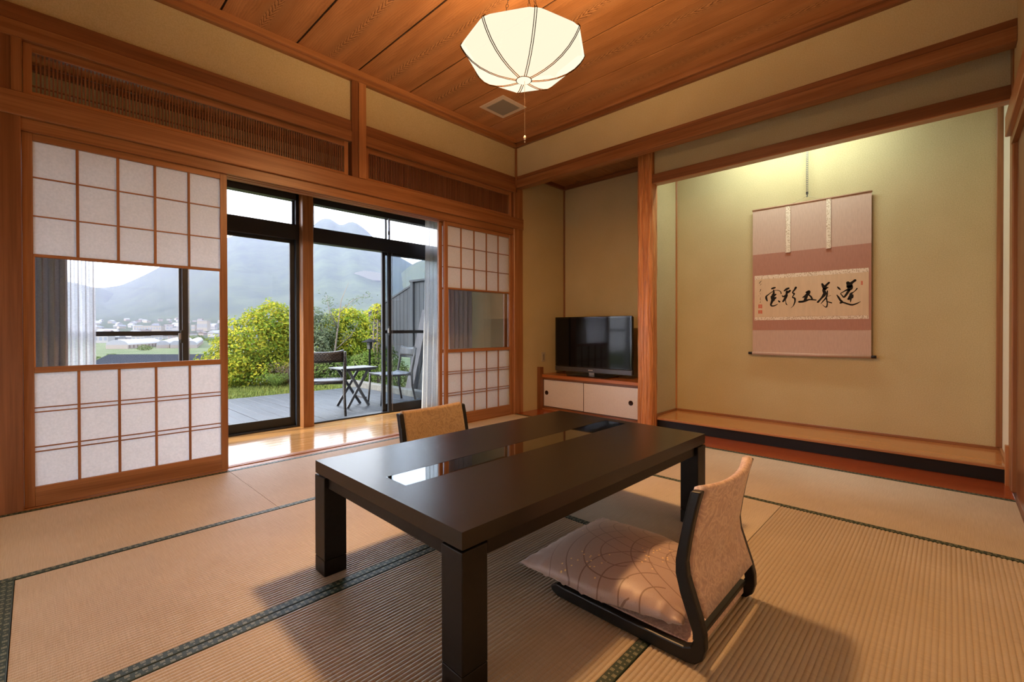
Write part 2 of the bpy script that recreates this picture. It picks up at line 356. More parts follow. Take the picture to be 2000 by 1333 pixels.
for d_ in ((XL-.10, XL, YR-.1, .75, 0, ZC+.05), (XL-.10, XL, 3.0, YA+.1, 0, ZC+.05), (XL-.10, XL, .75, 3.0, 1.05, ZC+.05)): B('wall_part', d_, PLA, wl_, 0)
struct(B('door_3', (3.30, 3.985, YR-.05, YR-.015, 0, 2.08), WZD, bevel=0), 'dark wooden sliding door in the right wall')
struct(B('bounce_doors', (XL, 3.30, YR-.06, YR-.02, 0, 2.08), PLW, bevel=0), 'unseen white doors right of the camera, added to bounce light')  # never in view; made white to bounce more light into the room
# tokowaki ceiling
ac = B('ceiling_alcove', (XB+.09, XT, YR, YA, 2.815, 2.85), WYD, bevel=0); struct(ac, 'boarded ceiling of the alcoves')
yy = YR
for k, w_ in enumerate((.45, .45, .45, .45, .45, .45, .45, .45, .3)):
    y1_ = min(yy+w_, YA)
    if y1_ > yy: B('ceiling_plank', (XB+.10, XT, yy+.002, y1_-.003, 2.803, 2.8155), WX, ac, 0)
    yy = y1_
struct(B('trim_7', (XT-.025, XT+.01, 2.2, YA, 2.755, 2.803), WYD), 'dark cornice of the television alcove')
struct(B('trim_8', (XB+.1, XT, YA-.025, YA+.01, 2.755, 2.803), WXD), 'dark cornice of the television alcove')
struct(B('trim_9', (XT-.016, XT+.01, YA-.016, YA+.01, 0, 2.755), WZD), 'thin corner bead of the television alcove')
# beams
bb = sroot('trim_10', (XB+.04, 1.6, 2.65), 'long cedar beam across the alcoves')
B('beam_front', (XB-.012, XB+.09, YR, YA+.02, 2.586, 2.672), WY, bb, .003); B('beam_cap', (XB-.006, XB+.09, YR, YA+.02, 2.673, 2.716), WYD, bb, .002)
struct(B('trim_11', (4.085, 4.18, YR, 2.10, 2.365, 2.448), WYD, bevel=.003), 'lower cedar beam above the scroll')
struct(B('trim_12', (4.09, 4.178, YR, 2.10, 2.358, 2.366), WYL, bevel=.001), 'pale under edge of the lower alcove beam')
struct(B('trim_13', (XB-.02, XB+.002, YA-.022, YA, 2.50, 3.04), WZ), 'thin vertical strip in the room corner')
# alcove post with rippled face
def rip():
    m, n, l, b = newmat('rippled_post'); v, _ = coords(n, l, (34, 34, 2.2), False)
    t = N(n, 'ShaderNodeTexNoise'); t.inputs['Scale'].default_value = 1; t.inputs['Detail'].default_value = 3; t.inputs['Distortion'].default_value = 1.2; l.new(v, t.inputs[0])
    r = ramp(n, [(.3, (.36, .12, .032)), (.6, (.62, .26, .085))]); l.new(t.outputs[0], r.inputs[0]); l.new(r.outputs[0], b.inputs['Base Color']); b.inputs['Roughness'].default_value = .35
    bump(n, l, b, t.outputs[0], 1.0, .02); return m
RIP = rip()
bm = bmesh.new(); nz_, per = 90, []
px0, px1, py0, py1, rc = 4.07, 4.20, 2.055, 2.21, .03
for cxx, cyy, a0_ in ((px1-rc, py1-rc, 0), (px0+rc, py1-rc, 90), (px0+rc, py0+rc, 180), (px1-rc, py0+rc, 270)):
    for k in range(7):
        an = radians(a0_+90*k/6); per.append((cxx+rc*cos(an), cyy+rc*sin(an), cos(an), sin(an)))
fine_ = []
for i in range(len(per)):
    p, q = per[i], per[(i+1) % len(per)]; d = math.hypot(q[0]-p[0], q[1]-p[1]); k = max(1, int(d/.006))
    for j in range(k): fine_.append(tuple(p[m]+(q[m]-p[m])*j/k for m in range(4)))
rings = []
ph_ = [random.uniform(0, 6.28) for _ in range(8)]
for i in range(nz_+1):
    z = .0+2.81*i/nz_; rg = []
    for j, (x_, y_, nx_, ny_) in enumerate(fine_):
        s_ = j*.006; d = .0034*sin(s_*230+2.0*sin(z*5+ph_[0])+1.3*sin(z*11+s_*30+ph_[1]))+.0012*sin(s_*410+z*7+ph_[2])
        rg.append(bm.verts.new((x_+nx_*d-4.135, y_+ny_*d-2.13, z)))
    rings.append(rg)
for i in range(nz_):
    for j in range(len(fine_)): bm.faces.new((rings[i][j], rings[i][(j+1) % len(fine_)], rings[i+1][(j+1) % len(fine_)], rings[i+1][j]))
o = obj('trim_14', bm, RIP, None, True); o.location = (4.135, 2.13, 0); struct(o, 'rippled cedar post between the two alcoves')
# alcove trims
struct(B('trim_15', (XT-.012, XT+.005, YR, 2.11, .107, .128), WY), 'skirting strip at the foot of the alcove wall')
struct(B('trim_16', (XT-.02, XT+.002, YR, YR+.032, .128, 2.80), WZ), 'corner post at the right end of the alcove')
struct(B('trim_17', (XT-.012, XT+.002, 2.096, 2.112, .128, 2.80), WZL), 'thin corner bead at the left end of the alcove')
struct(B('trim_18', (4.21, XT-.01, 2.096, 2.112, .107, .128), WX), 'skirting strip on the alcove partition')
struct(B('trim_19', (4.21, XT-.02, YR-.001, YR+.014, .107, .128), WX), 'skirting strip on the right alcove wall')
struct(B('trim_20', (3.99, 4.155, YR-.13, YR+.006, 0, ZC), WZ, bevel=.006), 'square post at the right end of the alcove')
struct(B('trim_21', (4.12, 4.165, YR-.02, YR+.022, 0, .25), WZL), 'short upright block beside the alcove kerb')
struct(B('trim_22', (XL, 4.02, YR-.05, YR+.035, 2.115, 2.235), WXL, bevel=.004), 'door head rail on the right wall')
struct(B('trim_23', (XL, 4.02, YR-.05, YR+.01, 2.065, 2.115), WX, bevel=.002), 'grooved lintel on the right wall')
# ---- window wall woodwork
struct(B('trim_24', (XL, XB, YA-.012, YA+.08, 2.618, 2.708), WXD, bevel=.003), 'upper rail above the lattice transoms')
struct(B('trim_25', (XL, XB, YA-.022, YA+.08, 2.530, 2.617), WX, bevel=.003), 'moulded rail above the lattice transoms')
struct(B('trim_26', (XL, XB+.10, YA-.03, YA+.09, 2.117, 2.243), WX, bevel=.004), 'broad head rail above the paper doors')
kr = sroot('trim_27', (1.4, 3.66, 2.08), 'grooved lintel the paper doors slide in')
for a_, b_ in ((YA-.004, YA+.018), (YA+.034, YA+.062), (YA+.078, YA+.130)): B('groove_rib', (-.05, XB-.03, a_, b_, 2.048, 2.117), WXL if a_ > YA else WX, kr, .001)
B('groove_bed', (-.05, XB-.03, YA, YA+.13, 2.062, 2.116), WXD, kr, 0)
B('lintel_back', (-.05, XB-.03, YA+.06, YA+.13, 2.11, 2.25), WX, kr, 0)
struct(B('trim_28', (-.185, -.046, YA-.018, YA+.115, 0, 2.55), WZD, bevel=.004), 'square post left of the paper door')
struct(B('trim_29', (-.082, -.040, YA-.024, YA+.08, 2.244, 2.53), WZ, bevel=.003), 'short jamb left of the lattice transom')
struct(B('trim_30', (3.775, 3.922, YA-.02, YA+.115, 0, 2.586), WZ, bevel=.006), 'square post in the room corner')
st = sroot('trim_31', (1.885, YA, 2.6), 'short strut between the two lattice transoms')
B('strut_right', (1.880, 1.946, YA-.034, YA+.06, 2.243, 3.04), WZL, st, .002); B('strut_left', (1.822, 1.879, YA-.026, YA+.06, 2.243, 3.04), WZD, st, .002)  # left half in darker wood, right half in paler wood
# lattice transoms
SLAT = None
def ranma(name, x0, x1, label):
    r = sroot(name, ((x0+x1)/2, YA+.03, 2.39), label)
    B('top_rail', (x0, x1, YA+.008, YA+.05, 2.485, 2.53), WX, r, .002); B('bottom_rail', (x0, x1, YA+.008, YA+.05, 2.243, 2.272), WXL, r, .002)
    for a_ in (x0, x1-.035): B('side_rail', (a_, a_+.035, YA+.007, YA+.051, 2.243, 2.53), WZL, r, .002)
    nS = int((x1-x0-.07)/.0163); p = (x1-x0-.07)/nS; me = None
    for i in range(nS-1):
        X_ = x0+.035+p*(i+1)
        if me is None:
            bm = bmesh.new(); box(bm, -.0034, .0034, -.008, .008, -.107, .107); me = bpy.data.meshes.new('slat'); bm.to_mesh(me); bm.free(); me.materials.append(WZD)
        s_ = bpy.data.objects.new('slat', me); COL.objects.link(s_); s_.parent = r; s_.location = Vector((X_, YA+.028, 2.3785)) - r.location
    B('cross_rib', (x0+.03, x1-.03, YA+.036, YA+.042, 2.31, 2.318), WX, r, 0); B('cross_rib', (x0+.03, x1-.03, YA+.036, YA+.042, 2.43, 2.438), WX, r, 0)
ranma('trim_32', -.038, 1.805, 'fine vertical lattice transom over the left paper door'); ranma('trim_33', 1.955, 3.760, 'fine vertical lattice transom near the room corner')
# ---- paper doors
def paper():
    m, n, l, b = newmat('shoji_paper'); out = n['Material Output']
    v, _ = coords(n, l, (1, 1, 1)); t = N(n, 'ShaderNodeTexNoise'); t.inputs['Scale'].default_value = 90; t.inputs['Detail'].default_value = 5; l.new(v, t.inputs[0])
    r = ramp(n, [(.3, (.80, .82, .84)), (.7, (.90, .91, .93))]); l.new(t.outputs[0], r.inputs[0])
    d = n.new('ShaderNodeBsdfDiffuse'); tr = n.new('ShaderNodeBsdfTranslucent'); mx = n.new('ShaderNodeMixShader'); mx.inputs[0].default_value = .62
    l.new(r.outputs[0], d.inputs[0]); l.new(r.outputs[0], tr.inputs[0]); l.new(d.outputs[0], mx.inputs[1]); l.new(tr.outputs[0], mx.inputs[2]); l.new(mx.outputs[0], out.inputs[0])
    return m
PAPER = paper()
def glassmat(name, tint=(.93, .96, .95), refl=1.0, rough=0.0):
    m, n, l, b = newmat(name); out = n['Material Output']; n.remove(b)
    tr = n.new('ShaderNodeBsdfTransparent'); tr.inputs[0].default_value = (*tint, 1); g = n.new('ShaderNodeBsdfGlossy'); g.inputs['Roughness'].default_value = rough
    fr = n.new('ShaderNodeFresnel'); fr.inputs[0].default_value = 1.45; mx = n.new('ShaderNodeMixShader')
    l.new(M_(n, l, 'MULTIPLY', fr.outputs[0], refl), mx.inputs[0]); l.new(tr.outputs[0], mx.inputs[1]); l.new(g.outputs[0], mx.inputs[2]); l.new(mx.outputs[0], out.inputs[0])
    return m
GL = glassmat('clear_glass', tint=(.965, .96, .97), refl=.35); GLT = glassmat('double_glass', (.80, .85, .88), refl=.9)
def shoji(name, x0, y0, label, glass=True):
    r = sroot(name, (x0+.485, y0+.015, 0), label); D = .028; y1 = y0+D; x1 = x0+.970
    B('stile', (x0, x0+.041, y0, y1, 0.004, 2.052), WZ, r, .002); B('stile', (x1-.041, x1, y0, y1, .004, 2.052), WZ, r, .002)
    a, b_ = x0+.041, x1-.041
    B('bottom_rail', (a, b_, y0+.001, y1-.001, .004, .112), WX, r, .002); B('top_rail', (a, b_, y0+.001, y1-.001, 2.010, 2.052), WX, r, .002)
    B('middle_rail', (a, b_, y0+.001, y1-.001, .737, .770), WX, r, .002); B('middle_rail', (a, b_, y0+.001, y1-.001, 1.375, 1.392), WX, r, .002)
    xs = [a+(b_-a)*(k+1)/5 for k in range(4)]
    for X_ in xs:
        B('lattice_bar', (X_-.0065, X_+.0065, y0+.006, y0+.016, .112, .737), WZ, r, .001); B('lattice_bar', (X_-.0065, X_+.0065, y0+.006, y0+.016, 1.392, 2.010), WZ, r, .001)
    lo, hi = [], []
    for z_ in (.545, .521, .329, .303): B('lattice_bar', (a, b_, y0+.008, y0+.016, z_-.0032, z_+.0032), WX, r, 0)
    for z_ in (1.812, 1.600): B('lattice_bar', (a, b_, y0+.008, y0+.016, z_-.0035, z_+.0035), WX, r, 0)
    ex = [a]+xs+[b_]
    for k in range(5):
        for z0_, z1_ in ((.112, .316), (.316, .533), (.533, .737), (1.392, 1.600), (1.600, 1.812), (1.812, 2.010)):
            B('paper_pane', (ex[k]+.0005, ex[k+1]-.0005, y0+.0168, y0+.0172, z0_, z1_), PAPER, r, 0)
    if glass: B('glass_pane', (a, b_, y0+.012, y0+.0125, .770, 1.375), GL, r, 0)
    B('glazing_bead', (a, a+.006, y0+.004, y0+.012, .770, 1.375), WZL, r, 0); B('glazing_bead', (b_-.006, b_, y0+.004, y0+.012, .770, 1.375), WZL, r, 0)
    return r
shoji('door_1', -.045, YA+.0185, 'sliding paper door on the left with a clear middle pane')
shoji('door_2', 2.812, YA+.0185, 'sliding paper door next to the room corner')
shoji('door_4', 2.775, YA+.0625, 'second paper door parked behind the one by the corner')
w3 = sroot('window_3', (XL-.05, 1.75, 1.05), 'wide papered window in the wall behind the camera')
for k in range(11): B('lattice_bar', (XL-.06, XL-.045, .85+.2*k-.008, .85+.2*k+.008, 0, 1.05), WZ, w3, 0)
for k in range(4): B('lattice_bar', (XL-.06, XL-.045, .75, 3.0, .28*k+.04, .28*k+.054), WY, w3, 0)
B('paper_pane', (XL-.064, XL-.0632, .75, 3.0, 0, 1.05), PAPER, w3, 0)
# left wall part past the post: another paper door
struct(B('wall_window_left', (XL, -.185, YA, YA+.05, 0, 2.117), PLA, bevel=0), 'plaster beside the left post')
# ================================================================ VERANDA SHELL
struct(B('wall_veranda_end', (4.03, 4.13, YA+.10, 4.90, -.1, 2.9), PLA, bevel=0), 'beige end wall of the veranda')
struct(B('wall_veranda_far_end', (-1.3, -1.2, YA, 4.90, -.1, 2.9), PLW, bevel=0), 'far end wall of the veranda')
struct(B('wall_veranda_top', (-1.3, 4.18, 4.66, 4.85, 2.325, 2.9), PLA, bevel=0), 'plaster strip above the veranda windows')
struct(B('wall_veranda_inner', (-1.3, 4.18, YA+.101, YA+.13, 2.55, 2.9), PLW, bevel=0), 'plaster strip above the door lintel on the veranda side')
struct(B('ceiling_veranda', (-1.3, 4.18, YA+.08, 4.86, 2.842, 2.89), WYL, bevel=0), 'veranda ceiling')
struct(B('trim_34', (-1.2, 4.08, 4.625, 4.665, 2.785, 2.842), WXD), 'veranda cornice')
struct(B('trim_35', (-1.2, 4.08, 4.60, 4.665, 2.315, 2.40), WX), 'wooden rail above the veranda windows')
struct(B('trim_36', (1.832, 1.938, 4.615, 4.735, 0, 2.33), WZ, bevel=.004), 'square post between the two windows')
struct(B('wall_roof_eaves', (-3, 6.5, 4.85, 5.15, 2.62, 2.72), WXD, bevel=0), 'underside of the roof eaves')
struct(B('wall_foundation', (-3, 4.2, 4.78, 4.84, -.4, -.005), plain('mortar', (.3, .3, .3), .9), bevel=0), 'low plinth under the windows')
# ---- aluminium windows
AL = plain('black_aluminium', (.015, .018, .025), .4, spec=.4); ALS = plain('silver_edge', (.35, .37, .42), .35, metal=.6)
def window(name, x0, x1, xm, label, mode):
    r = sroot(name, ((x0+x1)/2, 4.75, 1.2), label); y0, y1 = 4.705, 4.80
    B('frame_head', (x0, x1, y0, y1, 2.262, 2.335), AL, r, .002); B('transom_bar', (x0, x1, y0-.006, y1, 1.868, 2.018), AL, r, .003)
    B('frame_sill', (x0, x1, y0+.004, y1, -.03, .016), AL, r, .001)
    B('frame_jamb', (x0, x0+.03, y0, y1, 0, 2.33), AL, r, .002); B('frame_jamb', (x1-.03, x1, y0, y1, 0, 2.33), AL, r, .002)
    def sash(a, b, yy, rail, z0=.016, z1=1.868, sw=.042, br=.085, mt=GL):
        B('sash_stile', (a, a+sw, yy, yy+.028, z0, z1), AL, r, .002); B('sash_stile', (b-sw, b, yy, yy+.028, z0, z1), AL, r, .002)
        B('sash_bottom_rail', (a+sw, b-sw, yy, yy+.028, z0, z0+br), AL, r, .002); B('sash_top_rail', (a+sw, b-sw, yy, yy+.028, z1-.03, z1), AL, r, .002)
        if rail: B('sash_middle_rail', (a+sw, b-sw, yy, yy+.028, .925, .962), AL, r, .002)
        B('glass_pane', (a+sw, b-sw, yy+.013, yy+.0135, z0+br, z1-.03), mt, r, 0)
    if mode == 'closed':
        sash(x0+.03, xm+.035, 4.712, True); sash(xm-.025, x1-.03, 4.752, False)
    else:
        sash(xm-.012, x1-.03, 4.712, True); sash(xm-.065, x1-.06, 4.752, True, mt=GLT)
    # upper lights
    for a, b, yy in ((x0+.03, xm+.02, 4.715), (xm-.02, x1-.03, 4.752)):
        B('upper_sash_stile', (a, a+.018, yy, yy+.022, 2.018, 2.262), AL, r, .001); B('upper_sash_stile', (b-.018, b, yy, yy+.022, 2.018, 2.262), ALS if b < x1-.1 else AL, r, .001)
        B('glass_pane', (a+.018, b-.018, yy+.01, yy+.0105, 2.018, 2.262), GL, r, 0)
    # crescent lock
    hz = .86 if mode == 'closed' else .90
    hx = xm-.01 if mode == 'closed' else xm+.005
    B('lock_plate', (hx-.014, hx+.014, 4.700, 4.713, hz, hz+.11), AL, r, .004); B('lock_lever', (hx-.03, hx-.010, 4.690, 4.702, hz+.03, hz+.085), ALS, r, .004)
    B('upper_lock', (xm-.012, xm+.012, 4.703, 4.716, 2.07, 2.115), AL, r, .003)
    B('edge_strip', (xm+.036, xm+.041, 4.709, 4.7115, .02, 1.86), ALS, r, 0)
window('window_1', -1.0, 1.832, .875, 'black aluminium window left of the wooden post', 'closed')
window('window_2', 1.938, 4.05, 2.85, 'black aluminium window right of the wooden post, slid open', 'open')
# ================================================================ CURTAINS
def cloth(name, col, rough=.9, bstr=.3, trans=0.0, open_=0.0, sc=(60, 60, 400)):
    m, n, l, b = newmat(name); out = n['Material Output']; v, _ = coords(n, l, sc)
    t = N(n, 'ShaderNodeTexNoise'); t.inputs['Scale'].default_value = 1; t.inputs['Detail'].default_value = 3; l.new(v, t.inputs[0])
    r = ramp(n, [(.3, tuple(x*.82 for x in col)), (.7, tuple(min(1, x*1.12) for x in col))]); l.new(t.outputs[0], r.inputs[0])
    d = n.new('ShaderNodeBsdfDiffuse'); l.new(r.outputs[0], d.inputs[0]); sh = d.outputs[0]
    if trans:
        tr = n.new('ShaderNodeBsdfTranslucent'); l.new(r.outputs[0], tr.inputs[0]); mx = n.new('ShaderNodeMixShader'); mx.inputs[0].default_value = trans; l.new(sh, mx.inputs[1]); l.new(tr.outputs[0], mx.inputs[2]); sh = mx.outputs[0]
    if open_:
        tp = n.new('ShaderNodeBsdfTransparent'); mx = n.new('ShaderNodeMixShader'); mx.inputs[0].default_value = open_; l.new(sh, mx.inputs[1]); l.new(tp.outputs[0], mx.inputs[2]); sh = mx.outputs[0]
    l.new(sh, out.inputs[0]); n.remove(b); return m
DRAPE = cloth('woven_drape', (.40, .40, .42), trans=.08); LACE = cloth('white_voile', (.88, .90, .95), trans=.58, open_=.25)
def curtain(name, x0, x1, y, folds, amp, mat, label, x0b=None, x1b=None, z0=.02, z1=2.30, th=0, seed=1):
    rd = random.Random(seed); nu, nz = folds*12, 26; bm = bmesh.new(); g = []
    ph = [rd.uniform(-.5, .5) for _ in range(folds+2)]; am = [rd.uniform(.6, 1.2) for _ in range(folds+2)]
    x0b = x0 if x0b is None else x0b; x1b = x1 if x1b is None else x1b
    for j in range(nz+1):
        t = j/nz; row = []
        e = (1-t)**2
        a, b_ = x0+(x0b-x0)*e, x1+(x1b-x1)*e
        for i in range(nu+1):
            u = i/nu; k = u*folds; ki = int(k); aa = am[ki]*(1-(k-ki))+am[ki+1]*(k-ki)
            xx = a+(b_-a)*u + .012*sin(2*pi*k*2+ph[ki])*(.4+.6*(1-t))
            yy = amp*aa*sin(2*pi*k+ph[ki]*.6*(1-t)) * (.75+.35*(1-t)) + .006*sin(5*t+u*9)
            row.append(bm.verts.new((xx, y+yy, z0+(z1-z0)*t)))
        g.append(row)
    for j in range(nz):
        for i in range(nu): bm.faces.new((g[j][i], g[j][i+1], g[j+1][i+1], g[j+1][i]))
    o = obj(name, bm, mat, None, True); tag(o, label, 'curtain'); return o
curtain('drape', -.22, .158, 4.50, 7, .048, DRAPE, 'grey woven drape gathered behind the left paper door glass', seed=3)
curtain('lace_curtain', .150, .312, 4.61, 4, .022, LACE, 'sheer white curtain gathered beside the left grey drape', seed=5)
curtain('lace_curtain', 3.255, 3.62, 4.57, 6, .024, LACE, 'sheer white curtain hanging at the right end of the open window', x0b=3.20, seed=8)
curtain('drape', 3.50, 3.93, 4.50, 6, .026, DRAPE, 'grey woven drape bunched against the veranda end wall', x1b=3.94, seed=11)
# ================================================================ LOW TABLE
def ttop():
    m, n, l, b = newmat('table_dark_oak'); v, _ = coords(n, l, (6, 190, 190), False)
    t = N(n, 'ShaderNodeTexNoise'); t.inputs['Scale'].default_value = 1; t.inputs['Detail'].default_value = 4; l.new(v, t.inputs[0])
    r = ramp(n, [(.35, (.004, .003, .0028)), (.7, (.014, .0095, .008))]); l.new(t.outputs[0], r.inputs[0]); l.new(r.outputs[0], b.inputs['Base Color'])
    b.inputs['Roughness'].default_value = .265; b.inputs['Specular IOR Level'].default_value = .62; bump(n, l, b, t.outputs[0], .10, .001); return m
TT = ttop(); TDARK = plain('table_dark_side', (.008, .006, .0055), .42, spec=.3, noise=.3, bscale=60)
tb = thing('low_table', 'low dark wood table with a glossy glass strip set in its top', 'table', (1.555, 1.370, 0), -.017)
L2, W2 = .782, .468
def tbx(name, x0, x1, y0, y1, z0, z1, m, par=None, bv=.002):
    bm = bmesh.new(); box(bm, x0, x1, y0, y1, z0, z1); return obj(name, bm, m, par or tb, False, bv)
ga, gb, gc, gd = -.690, .722, -.052, .078      # glass inlay
bm = bmesh.new()
box(bm, -L2, ga, -W2, W2, .397, .445); box(bm, gb, L2, -W2, W2, .397, .445); box(bm, ga, gb, -W2, gc, .397, .445); box(bm, ga, gb, gd, W2, .397, .445)
bmesh.ops.remove_doubles(bm, verts=bm.verts[:], dist=1e-5)
obj('tabletop', bm, TT, tb)
tbx('glass_inlay', ga+.0015, gb-.0015, gc+.0015, gd-.0015, .432, .4445, plain('black_glass', (.004, .005, .005), .015, spec=1.0, coat=1.0), bv=0)
tbx('inlay_bed', ga, gb, gc, gd, .398, .431, TDARK, bv=0)
A_ = .012
tbx('apron', -L2+.10, L2-.10, -W2+A_, -W2+A_+.03, .350, .396, TDARK); tbx('apron', -L2+.10, L2-.10, W2-A_-.03, W2-A_, .350, .396, TDARK)
tbx('apron', -L2+A_, -L2+A_+.03, -W2+.095, W2-.095, .350, .396, TDARK); tbx('apron', L2-A_-.03, L2-A_, -W2+.095, W2-.095, .350, .396, TDARK)
for sx in (-1, 1):
    for sy in (-1, 1):
        x0_, x1_ = sorted((sx*(L2+.002), sx*(L2-.088))); y0_, y1_ = sorted((sy*(W2+.002), sy*(W2-.088)))
        lg = tbx('leg', x0_, x1_, y0_, y1_, .066, .391, TDARK, bv=.003); tbx('leg_foot', x0_, x1_, y0_, y1_, 0.002, .0645, TDARK, lg, .003)
        tbx('leg_neck', x0_+.012, x1_-.012, y0_+.012, y1_-.012, .388, .397, LACQ, lg, 0)
# ================================================================ FLOOR CHAIRS
def fabric(name, c1, c2, c3):
    m, n, l, b = newmat(name); v, _ = coords(n, l, (1, 1, 1), False)
    t = N(n, 'ShaderNodeTexNoise'); t.inputs['Scale'].default_value = 16; t.inputs['Detail'].default_value = 2; t.inputs['Distortion'].default_value = 3.2; l.new(v, t.inputs[0])
    r = ramp(n, [(.30, c1), (.44, c2), (.50, c3), (.56, c2), (.70, c1)]); l.new(t.outputs[0], r.inputs[0]); l.new(r.outputs[0], b.inputs['Base Color'])
    t2 = N(n, 'ShaderNodeTexNoise'); t2.inputs['Scale'].default_value = 500; l.new(v, t2.inputs[0]); b.inputs['Roughness'].default_value = .6; b.inputs['Sheen Weight'].default_value = .25
    bump(n, l, b, t2.outputs[0], .3, .001); return m
FAB = fabric('damask', (.54, .36, .30), (.66, .46, .38), (.80, .62, .50)); FAB2 = fabric('damask_brown', (.24, .155, .085), (.30, .195, .10), (.36, .25, .14))
INNER = [(.544, .503), (.556, .455), (.567, .405), (.579, .345), (.589, .29), (.589, .25), (.575, .195), (.555, .14), (.540, .10), (.536, .074), (.545, .053), (.565, .044), (.62, .042), (.80, .042), (1.00, .044), (1.035, .046)]
OUTER = [(.512, .506), (.526, .455), (.537, .405), (.548, .345), (.556, .29), (.552, .25), (.532, .19), (.513, .134), (.503, .094), (.502, .055), (.511, .024), (.531, .005), (.56, 0), (.80, .0), (1.03, .003), (1.055, .014), (1.062, .030)]
def floor_chair(label, loc, rz, fab, tilt=0):
    """local frame: origin at floor centre of the seat, back towards -y"""
    t = thing('floor_chair', label, 'chair', loc, rz, None)
    oy, oz = -.80, 0.003
    for s in (-1, 1):
        bm = bmesh.new(); poly = [(y+oy, z+oz) for y, z in INNER] + [(y+oy, z+oz) for y, z in OUTER[::-1]]
        a, b_ = (-.243, -.213) if s < 0 else (.213, .243)
        prism(bm, poly, 'X', a, b_); o = obj('side_frame', bm, LACQ, t, False, .005, 2)
    # back pad: lofted across the width, hollow in plan
    bm = bmesh.new(); nu = 24; rows = []
    fr = [(y+oy+.001, z+oz) for y, z in INNER[0:8]]; rr = [(y+oy-.004, z+oz) for y, z in OUTER[0:8]]
    top = [(-.268, .518), (-.277, .521), (-.287, .517)]
    prof = fr[::-1] + [(-.262+.006, .511)] + top + rr
    for i in range(nu+1):
        u = -1+2*i/nu; off = -.030*(1-u*u); row = []
        sag = .012*(1-u*u)
        for k, (y_, z_) in enumerate(prof):
            w = min(1, max(0, (z_-.10)/.25)); row.append(bm.verts.new((u*.2125, y_+off*w+(.006*(1-u*u) if k >= len(fr)+3 else 0), z_-sag*w)))
        rows.append(row)
    n_ = len(prof)
    for i in range(nu):
        for k in range(n_): bm.faces.new((rows[i][k], rows[i+1][k], rows[i+1][(k+1) % n_], rows[i][(k+1) % n_]))
    bm.faces.new(rows[0][::-1]); bm.faces.new(rows[-1])
    obj('backrest', bm, fab, t, True)
    bm = bmesh.new(); box(bm, -.213, .213, -.262, .16, .022, .046); obj('seat_board', bm, fab, t, False, .004)
    bm = bmesh.new(); box(bm, -.213, .213, -.270, -.250, .058, .072); obj('cross_bar', bm, LACQ, t, False, .003)
    return t
floor_chair('legless chair with pink damask back and black lacquer frame holding the cushion', (1.545, .795, 0), .0, FAB)
floor_chair('legless chair with brown damask back on the window side of the table', (1.628, 1.93, 0), pi+.035, FAB2)
